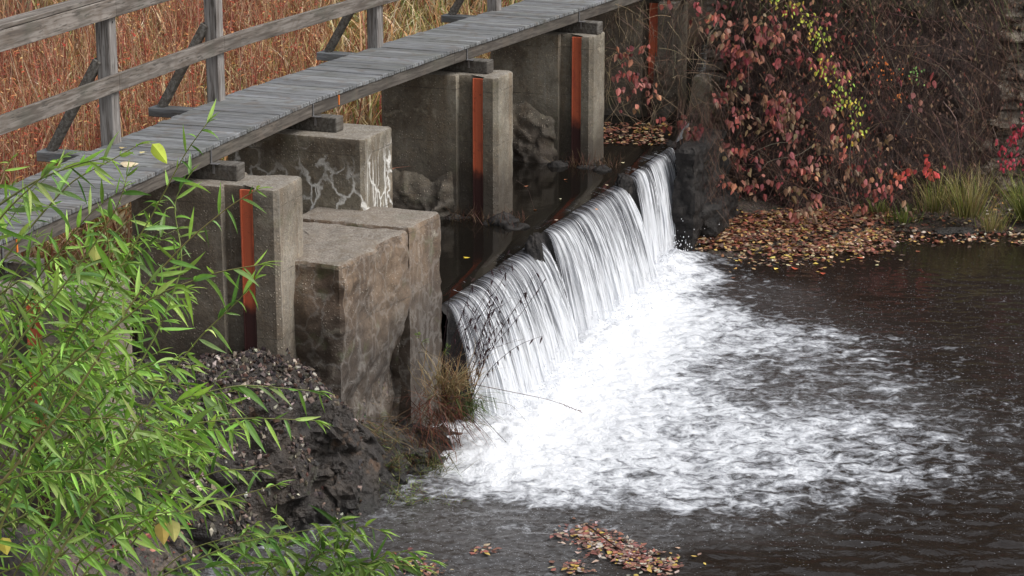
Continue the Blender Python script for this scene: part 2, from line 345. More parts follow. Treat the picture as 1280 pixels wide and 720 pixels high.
def s_left(u,v):
    q=P(u,v,ZD); best=min(range(0,800),key=lambda i:np.linalg.norm((bp(i/799*LEN,WD,ZD)-q)[:2])); return best/799*LEN
post_s=[s_left(u,v) for u,v in post_px]; post_s.append(post_s[-1]+2.6)
mb=MB(); s=.07; 
while s<LEN-.1:
    t=tang(s); sd=side_of(s); k=random.uniform(.70,1.15); near=min(abs(s-a) for a in post_s)
    ext=0.; e1=random.uniform(-.012,.012); L=WD+ext+e1
    c=edge(s)-sd*(L/2-.0)+V(0,0,-.02+random.uniform(-.003,.003))
    mb.box(c,sd,nrm(t+sd*random.uniform(-.006,.006)),UP,L/2,.0675,.02,(k,k,k*random.uniform(.97,1.03)),.005)
    s+=.1465
mb.build('deck_boards',M['deckwood'],bridge)
def rail(name, s0, s1, off, zc, hw, hh, mat, parent, cuts):
    ks=[s0]+[c for c in cuts if s0<c<s1]+[s1]
    for a,b in zip(ks[:-1],ks[1:]):
        mb=MB(); k=random.uniform(.85,1.1); n=max(2,int((b-a)/.5)+1)
        ss=np.linspace(a+.002,b-.002,n); vs=[]
        for q in ss:
            c=bp(q,off,zc); sd=side_of(q)
            for (x,z) in ((-hw,-hh+.004),(-hw+.004,-hh),(hw-.004,-hh),(hw,-hh+.004),(hw,hh-.004),(hw-.004,hh),(-hw+.004,hh),(-hw,hh-.004)): vs.append(c+sd*x+UP*z)
        fs=[[i*8+j,i*8+(j+1)%8,(i+1)*8+(j+1)%8,(i+1)*8+j] for i in range(n-1) for j in range(8)]+[list(range(8))[::-1],[(n-1)*8+j for j in range(8)]]
        mb.add(vs,fs,(k,k,k)); mb.build(name,mat,parent)
rail('beam',0,LEN,.06,ZD-.04-.065,.045,.065,M['beamwood'],bridge,[s_at(393,124),s_at(568,62)])
rail('beam',0,LEN,WD-.06,ZD-.04-.065,.045,.065,M['beamwood'],bridge,[s_at(568,62)])
ph=.07
for i,s in enumerate(post_s):
    t=tang(s); sd=side_of(s); mb=MB(); k=random.uniform(.92,1.08)
    mb.box(bp(s,WD+ph-.09,ZD+.58+.0),sd,t,UP,ph,ph,.62+.0,(k,k,k),.008)
    for dz in (.55,.62,1.1): mb.box(bp(s,WD+ph-.09,ZD+dz)+sd*(ph+.001),sd,t,UP,.004,.009,.009,(.2,.2,.2),.002)
    mb.build('post',M['upwood'],bridge)
    mb=MB(); kk=random.uniform(.8,1.05); so=s-.16
    mb.box(bp(so,WD-.05+.30,ZD-.115),sd,t,UP,.36,.085,.045,(kk,kk,kk),.006); mb.build('outrigger',M['deckwood'],bridge)
    mb=MB(); a=bp(so,WD+.50,ZD-.07); b=bp(s-.05,WD+.04,ZD+.76); a=a+t*.0; dr=nrm(b-a); c=(a+b)/2; L=np.linalg.norm(b-a)
    mb.box(c,dr,t,np.cross(dr,t),L/2,.042,.04,(k*.8,k*.77,k*.72),.005); mb.build('brace',M['wood'],bridge)
rs0,rs1=0,LEN
rail('middle_rail',0,LEN,WD-.09-.022+.0,ZD+.56,.021,.078,M['postwood'],bridge,post_s)
rail('top_rail',0,LEN,WD-.09-.022+.0,ZD+1.235,.021,.085,M['postwood'],bridge,post_s)
rail('cap_rail',0,LEN,WD-.09+.05,ZD+1.345,.085,.019,M['postwood'],bridge,post_s[::2])
# ================================================================= PIERS
ZP=2.9
def pier(corner, zt, L, T, z0, mat, label, slot=None, ang=A0, group='concrete piers carrying the footbridge', foot=None, res=.05, stripe=True, stripe_z0=None, amp=.005, ch=.05):
    b=V(math.sin(ang),math.cos(ang),0); d=V(math.cos(ang),-math.sin(ang),0); c=V(*corner)
    e=empty('concrete_pier',(c[0],c[1],z0),label=label,cat='pier',group=group)
    def q(x,y): return c-d*x+b*y       # x upstream, y along the bridge
    pts=[q(0,ch),q(ch,0)]
    if slot: s0,s1=slot; pts+=[q(s0,0),q(s0,.10),q(s1,.10),q(s1,0)]
    pts+=[q(L-ch,0),q(L,ch),q(L,T-ch),q(L-ch,T)]
    if slot: pts+=[q(s1,T),q(s1,T-.09),q(s0,T-.09),q(s0,T)]
    pts+=[q(ch,T),q(0,T-ch)]
    extrude_poly('pier_shaft',pts,z0,zt,mat,e,res,amp,.025)
    if stripe:
        mb=MB(); zz0=(z0 if stripe_z0 is None else stripe_z0); w=.062; cc=q(s0+w+.004,.028); h=(zt-.02-zz0)/2
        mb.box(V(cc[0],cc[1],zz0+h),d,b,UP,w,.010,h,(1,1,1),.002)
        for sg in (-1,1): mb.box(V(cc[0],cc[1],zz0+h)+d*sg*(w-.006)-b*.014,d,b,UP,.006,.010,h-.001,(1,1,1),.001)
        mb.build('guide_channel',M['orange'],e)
    if foot:
        x0,x1,y0,zf=foot; xa=np.arange(x0,x1+.02,.025); za=np.arange(.85,zf+.25,.025); XX,ZZ=np.meshgrid(xa,za,indexing='ij'); xx,zz=XX.ravel(),ZZ.ravel()
        qn=np.stack([xx+c[0],zz*0+c[1],zz],1); top=zf+.16*fbm(qn*np.array([2.2,1,0])+3,3)*2; u_=np.clip((top-zz)/(top-.95),-.3,1.1)
        th=np.where(u_>0,-y0*np.clip(u_,0,1)**.55,u_*.25)*sstep(x0,x0+.22,xx+.10*fbm(qn*3,2))+.05*facets(qn*6)*(u_>0)*np.minimum(1,np.clip(u_,0,1)*5)+.035*fbm(qn*9,3)*(u_>0)-.03*(1-sstep(x0,x0+.10,xx))
        pv=np.array(q(0,0))[None,:]-d[None,:]*xx[:,None]-b[None,:]*(th-.004)[:,None]; pv[:,2]=zz
        mesh_np('footing',pv,grid_faces(len(xa),len(za)),M['conc_rough'],e,True)
    return e,q
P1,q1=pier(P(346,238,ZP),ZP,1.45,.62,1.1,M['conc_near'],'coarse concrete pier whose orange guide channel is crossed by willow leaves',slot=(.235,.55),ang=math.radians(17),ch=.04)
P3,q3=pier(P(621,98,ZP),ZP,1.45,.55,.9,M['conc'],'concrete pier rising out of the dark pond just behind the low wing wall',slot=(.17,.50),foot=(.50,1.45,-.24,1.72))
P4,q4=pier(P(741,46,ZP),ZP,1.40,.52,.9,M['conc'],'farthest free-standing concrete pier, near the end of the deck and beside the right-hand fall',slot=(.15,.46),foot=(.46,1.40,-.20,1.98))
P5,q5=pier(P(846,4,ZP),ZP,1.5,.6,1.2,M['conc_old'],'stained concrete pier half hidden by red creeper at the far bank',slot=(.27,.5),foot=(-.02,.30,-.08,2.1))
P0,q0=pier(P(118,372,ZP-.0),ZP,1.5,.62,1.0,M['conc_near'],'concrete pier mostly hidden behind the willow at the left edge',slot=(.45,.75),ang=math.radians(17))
# P2 : plain limed block standing on the wing wall
ZW=2.17
c2=P(454,175,ZP); e2=empty('concrete_pier',(c2[0],c2[1],ZW),label='blocky concrete pier with white lime cracks standing on the wing wall',cat='pier',group='concrete piers carrying the footbridge')
qq=lambda x,y:c2-D*x+B*y
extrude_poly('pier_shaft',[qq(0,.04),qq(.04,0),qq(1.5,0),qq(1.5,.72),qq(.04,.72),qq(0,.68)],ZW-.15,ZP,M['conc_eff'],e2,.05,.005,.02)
# bearing timbers, straps
bear=[(q0,0.3,s_at(60,275)),(q1,.3,s_at(262,183)),(None,.3,s_at(378,131)),(q3,.27,s_at(560,65)),(q4,.26,s_at(688,22)),(q5,.3,s_at(800,-14))]
for q,t0,s in bear:
    base=(qq if q is None else q)(0,t0); ss=cum[np.linalg.norm(ER[:,:2]-base[:2]-(-0*D[:2]),axis=1).argmin()]
    # station of the pier's middle along the deck
    tt=tang(ss); dd=np.dot((base-edge(ss))[:2],tt[:2]); ss=ss+dd; sd=side_of(ss); tt=tang(ss)
    mb=MB(); a=bp(ss,-.24,0); b=bp(ss,WD+.1,0); c=(a+b)/2; k=.62
    mb.box(V(c[0],c[1],(ZP+ZD-.17)/2+.0),sd,tt,UP,np.linalg.norm(a-b)/2,.085,(ZD-.17-ZP)/2-.001,(k,k*.95,k*.88),.008)
    mb.build('bearing_timber',M['wood'],bridge)
    mb=MB(); w=bp(ss,.005,ZD-.11)
    mb.box(w-tt*.10,sd,tt,UP,.004,.011,.065,(1,1,1),.001); mb.box(bp(ss,-.03,ZD-.166)-tt*.10,sd,tt,UP,.04,.03,.003,(1,1,1),.001); mb.box(bp(ss,-.01,ZD-.215)-tt*.092,sd,tt,UP,.011,.004,.045,(1,1,1),.001)
    mb.build('steel_strap',M['metal'],bridge)
mb=MB(); s=s_at(423,113); mb.box(bp(s,.01,ZD-.10),side_of(s),tang(s),UP,.005,.008,.05,(1,1,1),.001); mb.build('orange_marker',M['tagorange'],bridge)
mb=MB(); s=s_at(27,292); mb.box(bp(s,.01,ZD-.10),side_of(s),tang(s),UP,.005,.008,.05,(1,1,1),.001); mb.build('orange_marker',M['tagorange'],bridge)
# wing wall
cw=P(427,332,ZW); far=P(500,286,ZW); w=lambda x,y:cw-D*x+B*y; L1=np.dot(far-cw,B)
ew=empty('wing_wall',(cw[0],cw[1],0),label='low brown cracked concrete wing wall between the piers and the falls',cat='wall')
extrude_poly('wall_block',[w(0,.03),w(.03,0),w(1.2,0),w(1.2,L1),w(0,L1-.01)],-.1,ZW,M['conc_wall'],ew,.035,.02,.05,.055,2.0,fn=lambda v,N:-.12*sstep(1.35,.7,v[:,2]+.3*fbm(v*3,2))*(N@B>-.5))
c3=P(552,381,1.23); L2=np.dot(c3-cw,B); X2=-np.dot(c3-cw,D)
extrude_poly('end_slab',[w(X2*.3,L1+.02),w(1.2,L1+.02),w(1.2,L2+.02),w(X2+.03,L2+.02),w(X2,L2-.02)],-.1,ZW+.015,M['conc_wall'],ew,.04,.012,.04,.02,1.6)
# ================================================================= WEIR
ZC=1.23
secs=[[(556,380),(610,343),(673,300)],[(680,291),(730,257),(778,227)],[(787,221),(812,203),(839,184)]]
cpts=[P(u,v,ZC) for u,v in ((552,381),(556,380),(610,343),(668,303),(682,289),(730,257),(778,227),(787,221),(812,203),(839,184),(858,172))]
cr=polyline(cpts,step=.04)
prof=[(-1.2,-.9),(-.45,-.25),(-.28,-.03),(-.2,0),(-.10,0),(-.03,-.02),(0,-.08)]+[(.02+.10*i/24,-.10-1.4*i/24) for i in range(25)]
vs=[]
for p in cr:
    for (x,z) in prof: vs.append(p+D*x+V(0,0,z))
vs=np.array(vs); f=grid_faces(len(cr),len(prof))
dsp=.06*fbm(vs*2.5,4)*2+.02*fbm(vs*12,3)
vs=vs+D*dsp[:,None]+UP*(.02*fbm(vs*3+9,3))[:,None]
weir=empty('weir',P(700,280,0),label='dark wet concrete weir wall behind and under the falling water',cat='weir')
mesh_np('weir_wall',vs,f,M['weir'],weir)
def boulder(name, c, r, mat, parent=None, seed=0, n=24, blocky=.3, smooth=False):
    th=np.linspace(0,math.pi,n); phi=np.linspace(0,2*math.pi,2*n,endpoint=False); T,Ph=np.meshgrid(th,phi,indexing='ij')
    d=np.stack([np.sin(T)*np.cos(Ph),np.sin(T)*np.sin(Ph),np.cos(T)],-1).reshape(-1,3)
    f1,f2,idr=cell(d*1.6+seed*3.7); k=1+blocky*(idr[:,3]-.5)+.25*fbm(d*1.5+seed,3)+.1*fbm(d*6+seed,3)
    v=d*k[:,None]*np.array(r)+np.array(c); m=2*n; fs=[]
    for i in range(n-1):
        for j in range(m): fs.append([i*m+j,(i+1)*m+j,(i+1)*m+(j+1)%m,i*m+(j+1)%m])
    return mesh_np(name,v,np.array(fs),mat,parent,smooth)
for (u,v),r,sd in (((676,294),(.10,.26,.10),1),((784,222),(.14,.32,.13),2),((842,181),(.16,.25,.14),3),((770,213),(.12,.3,.06),5),((664,283),(.18,.2,.05),6)):
    boulder('crest_stone',P(u,v,ZC)+V(-.04,0,-.05),tuple(.68*x_ for x_ in r),M['weir'],weir,sd,smooth=True)
for (u,v,z,r,sd) in ((679,345,.95,(.13,.1,.4),7),(786,275,.8,(.13,.1,.5),8)):
    boulder('face_stone',P(u,v,z)-D*.12,r,M['weir'],weir,sd,smooth=True)
for q_,lab,x0,x1 in ((q3,'dark wet rubble heaped at the foot of the pier behind the wing wall',-.35,.55),(q4,'dark wet rubble at the foot of the farthest free-standing pier',-.35,.4)):
    c_=q_(0,0); rb=empty('rubble_heap',(c_[0],c_[1],1.2),label=lab,cat='rocks')
    for k in range(9):
        pp=q_(random.uniform(x0,x1),random.uniform(-.30,.10)); rr=random.uniform(.06,.14); boulder('rubble_stone',(pp[0],pp[1],1.2+random.uniform(-.03,.05)),(rr*1.3,rr,rr*.8),M['weir'],rb,k+20,14,.5,True)
    mb=MB()
    for k in range(170):
        pp=q_(random.uniform(x0,x1),random.uniform(-.3,.12)); mb.blade((pp[0],pp[1],1.25),V(random.gauss(0,.6),random.gauss(0,.4),.9),random.uniform(.08,.26),random.uniform(.004,.010),pick([(.14,.07,.055),(.10,.06,.045),(.20,.14,.09)]),random.uniform(.3,1.8),4)
    mb.build('dead_weeds',M['grass'],rb)
# abutment at the far bank
ab=empty('weir_abutment',P(850,320,0),label='dark rough abutment wall at the far end of the weir beneath the creeper',cat='wall')
a0=P(845,180,1.45)
extrude_poly('abutment_wall',[a0,a0+D*.26,a0+D*.30+B*1.4,a0+B*1.4-D*.2],-.3,1.40,M['weir'],ab,.03,.03,.06,.06,2.2)
extrude_poly('abutment_base',[a0+D*.2+B*.3,a0+D*.45+B*.4,a0+D*.5+B*1.3,a0+B*1.3+D*.2],-.3,.6,M['weir'],ab,.03,.03,.08,.08,2.2)
a1=P(864,92,1.98)
extrude_poly('abutment_pillar',[a1,a1+D*.27,a1+D*.27+B*.6,a1+B*.6],.2,1.95,M['conc_old'],ab,.04,.02,.06,.05,2.)
# ================================================================= WATER
def water_mat(name, base, foam=False):
    m=NT(name); p=m.pos(); n1=m.noise(m.mapv(p,(1,1.1,1)),3.2,4,.6,.6); n2=m.noise(p,14,3,.6,.4)
    hh=m.math('ADD',m.math('MULTIPLY',n1,1.),m.math('MULTIPLY',n2,.12))
    if not foam:
        return m.done(m.pbr(base,.06,m.bump(hh,.10,.03),**{'IOR':1.33}))
    fo=m.attr('foam').outputs['Fac']; rp=m.attr('ripple').outputs['Fac']
    a=m.noise(m.mapv(p,(1.,1.25,1)),4.2,6,.62,.9); b=m.noise(m.mapv(p,(1.,1.3,1)),13.,4,.65,.6); w=m.noise(p,40,3,.6)
    mixn=m.math('ADD',m.math('ADD',m.math('MULTIPLY',a,.70),m.math('MULTIPLY',b,.24)),m.math('MULTIPLY',w,.06))
    # foam wherever noise exceeds a level that falls as the foam attribute rises
    lvl=m.math('SUBTRACT',.785,m.math('MULTIPLY',fo,.425))
    fm=m.rng(m.math('SUBTRACT',mixn,lvl),-.12,.14)
    # floating bubbles and scum flecks
    v=m.n('ShaderNodeTexVoronoi',{'Vector':m.mapv(p,(1,1,1)),'Scale':17.,'Randomness':1.}); vc=m.xyz(v.outputs['Color'])
    rad=m.math('MULTIPLY',vc[0],.20); dot=m.math('MULTIPLY',m.rng(m.math('SUBTRACT',v.outputs['Distance'],rad),-.06,.02,1,0),m.math('LESS_THAN',vc[1],m.math('MULTIPLY',m.attr('fleck').outputs['Fac'],m.rng(a,.38,.6,.1,.9))))
    v2=m.n('ShaderNodeTexVoronoi',{'Vector':m.mapv(p,(1,1.4,1)),'Scale':38.,'Randomness':1.}); vc2=m.xyz(v2.outputs['Color'])
    dot2=m.math('MULTIPLY',m.rng(v2.outputs['Distance'],.12,.3,1,0),m.math('LESS_THAN',vc2[1],m.math('MULTIPLY',m.attr('fleck').outputs['Fac'],m.rng(b,.4,.6,.0,1.))))
    fm=m.math('MAXIMUM',fm,m.math('MULTIPLY',m.math('MAXIMUM',dot,dot2),.72))
    # thin grey film
    film=m.math('MULTIPLY',m.attr('film').outputs['Fac'],m.rng(b,.3,.62,.25,1.))
    wc=m.mix(film,base,(.15,.15,.155))
    wat=m.pbr(wc,m.math('ADD',.07,m.math('MULTIPLY',film,.35)),m.bump(hh,m.math('ADD',.04,m.math('MULTIPLY',rp,.5)),.06),**{'IOR':1.33})
    fc=m.mix(m.rng(m.math('ADD',m.math('MULTIPLY',m.math('SUBTRACT',mixn,lvl),.9),m.math('MULTIPLY',m.math('SUBTRACT',b,.5),.22)),-.08,.22),(.34,.36,.40),(.68,.70,.74))
    fr=m.pbr(fc,.6,m.bump(m.math('ADD',a,m.math('MULTIPLY',b,.6)),.75,.07),**{'Subsurface Weight':0.})
    return m.done(m.n('ShaderNodeMixShader',{0:fm,1:wat,2:fr}).outputs[0])
M['pool']=water_mat('pool_water',(.014,.010,.008),True); M['pond']=water_mat('pond_water',(.006,.005,.004))
def axis(lo,f0,f1,hi,fine,coarse):
    return np.concatenate([np.arange(lo,f0,coarse),np.arange(f0,f1,fine),np.arange(f1,hi+coarse,coarse)])
xs=axis(-14,-2.6,7.6,40,.034,.6); ys=axis(-12,14.5,30.6,34,.038,.6)
X,Y=np.meshgrid(xs,ys,indexing='ij'); g=np.stack([X,Y,0*X],-1).reshape(-1,3)
def interp_ctrl(ctrl, pts, pw=3.5, anis=1.0):
    c=np.array([np.append(P(u,v,0)[:2],val) for u,v,val in ctrl]); num=0; den=0
    for x,y,val in c:
        d2=(pts[:,0]-x)**2+((pts[:,1]-y)*anis)**2+.02; w_=d2**(-pw/2); num=num+w_*val; den=den+w_
    return num/den
foamc=[(600,560,.98),(640,600,.9),(700,600,1.),(720,520,1.08),(650,520,1.08),(800,470,1.),(760,560,1.),(850,600,.86),(900,560,.86),(1000,590,.82),(1100,590,.70),(1200,590,.55),(1250,600,.38),
 (830,400,1.),(780,440,1.05),(880,400,.85),(950,420,.80),(1020,425,.70),(1080,440,.55),(850,345,.80),(880,350,.50),(930,360,.30),(900,330,.15),(1000,385,.30),(1100,400,.2),
 (900,470,.70),(980,480,.48),(1050,485,.42),(950,500,.58),(900,520,.88),(1060,530,.72),(980,540,.82),(1150,540,.62),(1210,530,.42),(1110,485,.60),(1170,490,.35),(820,500,.95),
 (600,600,.75),(560,600,.4),(620,640,.38),(700,645,.36),(800,650,.36),(900,650,.34),(1000,648,.34),(1100,645,.30),(850,628,.78),(960,630,.74),(1060,620,.6),(700,625,.8),(1200,640,.25),
 (560,660,.2),(650,690,.2),(760,700,.15),(900,690,.02),(1000,690,.0),(1100,690,.0),(1200,690,.06),(1270,650,.1),(1270,560,.25),(1270,470,.2),(1270,400,.12),(1180,400,.12),(1100,350,.08),(1000,330,.02),(1200,320,0),(1270,300,0),(1230,440,.2),(1150,440,.3)]
inside=(g[:,1]>13)&(g[:,1]<33)&(g[:,0]<10)
foam=np.zeros(len(g)); foam[inside]=interp_ctrl(foamc,g[inside])
fleckc=[(650,640,.8),(800,660,.7),(560,680,.8),(700,700,.7),(950,670,.5),(900,700,.1),(1100,700,.05),(1250,700,.05),(1100,660,.35),(1200,500,.6),(1150,400,.55),(1000,350,.35),(1100,320,.10),(1200,310,.06),(1270,400,.6),(1270,600,.4),(930,345,.5),(600,620,.9)]
fleck=np.zeros(len(g)); fleck[inside]=interp_ctrl(fleckc,g[inside],3)
filmc=[(600,660,.6),(520,700,.40),(700,690,.5),(800,665,.5),(900,662,.35),(1000,665,.15),(820,710,.15),(900,700,0),(1000,700,0),(1100,680,0),(1200,700,.0),(1200,640,.0),(1200,600,.1),(1000,500,.6),(1100,500,.4),(1000,340,.0),(1100,370,0),(1200,400,.02),(1200,460,.03),(1100,330,.0),(1250,320,0),(900,440,.6),(950,370,.3),(1270,500,.03),(1270,600,.05)]
film=np.zeros(len(g)); film[inside]=interp_ctrl(filmc,g[inside],3)
ripp=np.zeros(len(g)); ripp[inside]=interp_ctrl([(1100,320,.0),(1250,320,.02),(1000,335,.05),(1200,380,.3),(1250,440,.5),(1250,520,.6),(1250,600,.8),(1200,680,.9),(1100,690,.7),(950,700,.45),(700,680,.5),(600,680,.5),(900,500,.9),(700,560,.9),(1000,590,.9)],g[inside],3)
# relief
a=np.zeros(len(g)); q=g[inside]
n1=fbm(q*np.array([1.3,1.5,1])+3,4); n2=fbm(q*np.array([5,6,1]),3,.6); n3=fbm(q*np.array([1.7,4.6,1])+55,3)
fi=np.clip(foam[inside],0,1)
base=np.array([c[:2] for c in (P(610,570,0),P(715,470,0),P(800,375,0),P(850,325,0))])
bl=polyline(base,n=60); dist=np.min(np.linalg.norm(q[:,None,:2]-bl[None,:,:],axis=2),axis=1)
hump=np.exp(-(dist/.38)**2)*(.11+.05*n2)
a[inside]=.06*n1*fi+.05*n2*(fi**1.2)+(.060*n3+.012*n2)*(1-fi)*ripp[inside]+.003*n2+hump
g[:,2]=a
fo=foam.copy(); fo[inside]+=.55*np.exp(-(dist/.75)**2)
tag(mesh_np('pool_water',g,grid_faces(len(xs),len(ys)),M['pool'],attrs={'foam':fo,'fleck':fleck,'film':film,'ripple':ripp}),'dark churning plunge pool with white foam below the falls','water',kind='structure')
# upstream pond
pb=[p-D*.12+V(0,0,.03) for p in cr]
rows=[]
for p in pb:
    r=[p+D*.10+V(0,0,-.022),p+V(0,0,-.008)]+[p-D*x for x in (.06,.12,.2,.3,.45,.7,1,1.5,2.2,3.5,6,12,30,70)]
    rows.append(r)
pa=np.array(rows); ext0=pa[0:1]-B*3.0; ext1=pa[-1:]+B*60
pa=np.concatenate([pa,ext1]); nn=pa.shape
tag(mesh_np('pond_water',pa.reshape(-1,3),grid_faces(nn[0],nn[1]),M['pond']),'still dark pond water held back by the weir','water',kind='structure')
# falls
def fall_mat():
    m=NT('falling_water'); u=m.attr('fu').outputs['Fac']; v=m.attr('fv').outputs['Fac']; k=m.attr('white').outputs['Fac']
    vec=m.n('ShaderNodeCombineXYZ',{0:u,1:v,2:0.}).outputs[0]
    warp=m.noise(m.mapv(vec,(3,1.2,1)),1.,3,.5); vec2=m.n('ShaderNodeCombineXYZ',{0:m.math('ADD',u,m.math('MULTIPLY',warp,.05)),1:v,2:0.}).outputs[0]
    s1=m.noise(m.mapv(vec2,(26,.75,1)),1.,4,.65,.15); s2=m.noise(m.mapv(vec2,(75,1.6,1)),1.,3,.6,.1); s3=m.noise(m.mapv(vec2,(9,.6,1),loc=(3,1,0)),1.,2,.5)
    br=m.noise(m.mapv(vec2,(38,9,1)),1.,4,.7)
    s=m.math('ADD',m.math('ADD',m.math('MULTIPLY',s1,.42),m.math('MULTIPLY',s2,.33)),m.math('ADD',m.math('MULTIPLY',s3,.15),m.math('MULTIPLY',br,.10)))
    d=m.math('ADD',s,m.math('MULTIPLY',m.math('SUBTRACT',k,.5),.36))
    al=m.rng(d,.36,.50); wh=m.rng(d,.45,.62)
    col=m.mix(wh,(.12,.125,.145),(.78,.80,.84))
    sh=m.pbr(col,.28,m.bump(m.math('ADD',s1,m.math('MULTIPLY',s2,.7)),.8,.03),**{'Specular IOR Level':.6})
    tr=m.n('ShaderNodeBsdfTranslucent',{'Color':(.75,.78,.82,1)}).outputs[0]; sh=m.n('ShaderNodeMixShader',{0:.25,1:sh,2:tr}).outputs[0]
    tp=m.n('ShaderNodeBsdfTransparent').outputs[0]; gl=m.n('ShaderNodeBsdfGlossy',{'Roughness':.12,'Color':(.8,.8,.85,1)}).outputs[0]
    thin=m.n('ShaderNodeMixShader',{0:.13,1:tp,2:gl}).outputs[0]
    return m.done(m.n('ShaderNodeMixShader',{0:al,1:thin,2:sh}).outputs[0])
M['fall']=fall_mat(); 
def strand_mat():
    m=NT('water_strand'); return m.done(m.n('ShaderNodeMixShader',{0:.35,1:m.pbr((.86,.88,.92),.25),2:m.n('ShaderNodeBsdfTranslucent',{'Color':(.85,.87,.9,1)}).outputs[0]}).outputs[0])
M['strand']=strand_mat()
labels=['nearest sheet of water, curving widest off the weir beside the wing wall','middle sheet of falling water between two dark crest gaps','far narrow frothy sheet of water against the dark abutment']
throws=[.60,.54,.28]
for si,sec in enumerate(secs):
    path=polyline([P(u,v,ZC) for u,v in sec],step=.012); n=len(path); L=n*.012; T=throws[si]
    nv=70; tv=np.linspace(0,1,nv)
    # trajectory: a short run over the lip then free fall
    fall=ZC+.03-(-.06)
    def traj(t, T, z0=ZC+.03):
        # t 0..1 ; first 12% is the run over the crest
        a_=np.clip(t/.12,0,1); b_=np.clip((t-.12)/.88,0,1)
        x=-.22+.22*a_+T*(b_**.9*.35+b_**.5*.65)*(b_>0); z=z0-.035*a_**2-(z0-.035+.06)*b_**1.28
        return x,z
    sarr=np.arange(n)*.012; uu,tt=np.meshgrid(sarr,tv,indexing='ij')
    lip=.05*fbm(np.stack([sarr*1.3+si*9,sarr*0,sarr*0],1),3)
    w1=fbm(np.stack([sarr*14+si*31,sarr*0,sarr*0],1),3,.7); w0=fbm(np.stack([sarr*3+si*3,sarr*0+5,sarr*0],1),2)
    x,z=traj(tt,1.0); x0,_=traj(tt,0.)
    Tn=T*(1+.16*w0+.10*w1)[:,None]
    # ends of the sheet are thin and cling to the weir
    e=np.minimum(sarr,L-sarr); edgef=sstep(0,.25,e); Tn=Tn*(.55+.45*edgef)[:,None] if si!=2 else Tn*(.8+.2*edgef)[:,None]
    xx=x0+(x-x0)*Tn; rp=.022*w1[:,None]*sstep(.05,.4,tt)
    flut=1.5*fbm(np.stack([uu.ravel()*16+tt.ravel()*.8,tt.ravel()*1.5,uu.ravel()*0+si*7],1),3,.6).reshape(uu.shape)*.035*sstep(.1,.6,tt)
    along=np.where(True,(uu-L/2)*0,0)
    pos=path[:,None,:]+D[None,None,:]*(xx+rp+flut+lip[:,None])[...,None]+np.array([0,0,1.])*(z-ZC)[...,None]+B[None,None,:]*(.05*tt*fbm(np.stack([uu.ravel()*2.,tt.ravel()*0,uu.ravel()*0+si],1),2).reshape(uu.shape))[...,None]
    wv=fbm(np.stack([sarr*2.2+si*13,sarr*0,sarr*0+2],1),3)+.6*fbm(np.stack([sarr*9+si*13,sarr*0,sarr*0+8],1),2)
    white=.40+.40*sstep(.35,1.,tt)+.10*sstep(.1,.25,tt)-.50*sstep(.20,.0,tt)+.34*wv[:,None]*(1-.5*tt)
    white=white*(.45+.55*sstep(0,.12,e))[:,None]
    if si==2: white+=.10
    root=empty('waterfall',path[n//2]*V(1,1,0),label=labels[si],cat='waterfall',group='sheets of water falling over the weir',kind='structure')
    mesh_np('water_sheet',pos.reshape(-1,3),grid_faces(n,nv),M['fall'],root,attrs={'fu':uu.ravel()+si*5.3,'fv':tt.ravel()*1.3,'white':white.ravel()})
    # separate strands standing clear of the sheet
    mb=MB()
    for k in range(int(L*95)):
        i=random.randrange(n); t0=random.uniform(.02,.7)**.8; t1=min(1,t0+random.uniform(.12,.5)); off=random.uniform(.0,.035)+.02*t0; w_=random.choice((.0012,.002,.003,.006))*(1.6 if si==2 else 1); bb=random.uniform(-.03,.03)
        ks=np.linspace(t0,t1,9); vs=[]
        for j,t in enumerate(ks):
            jj=min(nv-1,int(t*(nv-1))); c=pos[i,jj]+D*off+B*bb*(t-t0); ww=w_*math.sin(math.pi*(j+.3)/9.3); vs+=[c-B*ww,c+D*ww,c+B*ww]
        mb.add(vs,[q_ for j in range(8) for q_ in ([j*3,j*3+1,j*3+4,j*3+3],[j*3+1,j*3+2,j*3+5,j*3+4])],(1,1,1))
    mb.build('water_strand',M['strand'],root,True)
    # droplets thrown up along the foot
    mb=MB()
    for k in range(int(L*260)):
        i=random.randrange(n); c=pos[i,-1]+D*random.gauss(.10,.16)+B*random.gauss(0,.06); c[2]=abs(random.gauss(0,.16)); r=random.uniform(.003,.010)
        mb.add([c+V(r,0,0),c+V(0,r,0),c-V(r,0,0),c-V(0,r,0),c+V(0,0,r*1.4),c-V(0,0,r*1.4)],[[0,1,4],[1,2,4],[2,3,4],[3,0,4],[1,0,5],[2,1,5],[3,2,5],[0,3,5]],(1,1,1))
    o=mb.build('spray_droplets',M['strand'],root,True); o['kind']='stuff'
# ================================================================= TERRAIN
toe_px=[(600,548),(585,566),(550,584),(505,606),(445,646),(360,674),(270,706),(150,765),(-40,860),(-300,960)]
toe=np.array([P(u,v,0)[:2] for u,v in toe_px])
def dist_poly(p, poly):
    best=np.full(len(p),1e9)
    for a_,b_ in zip(poly[:-1],poly[1:]):
        ab_=b_-a_; t=np.clip(((p-a_)@ab_)/(ab_@ab_),0,1); best=np.minimum(best,np.linalg.norm(p-(a_+t[:,None]*ab_),axis=1))
    return best
rockpx=toe_px[:7]
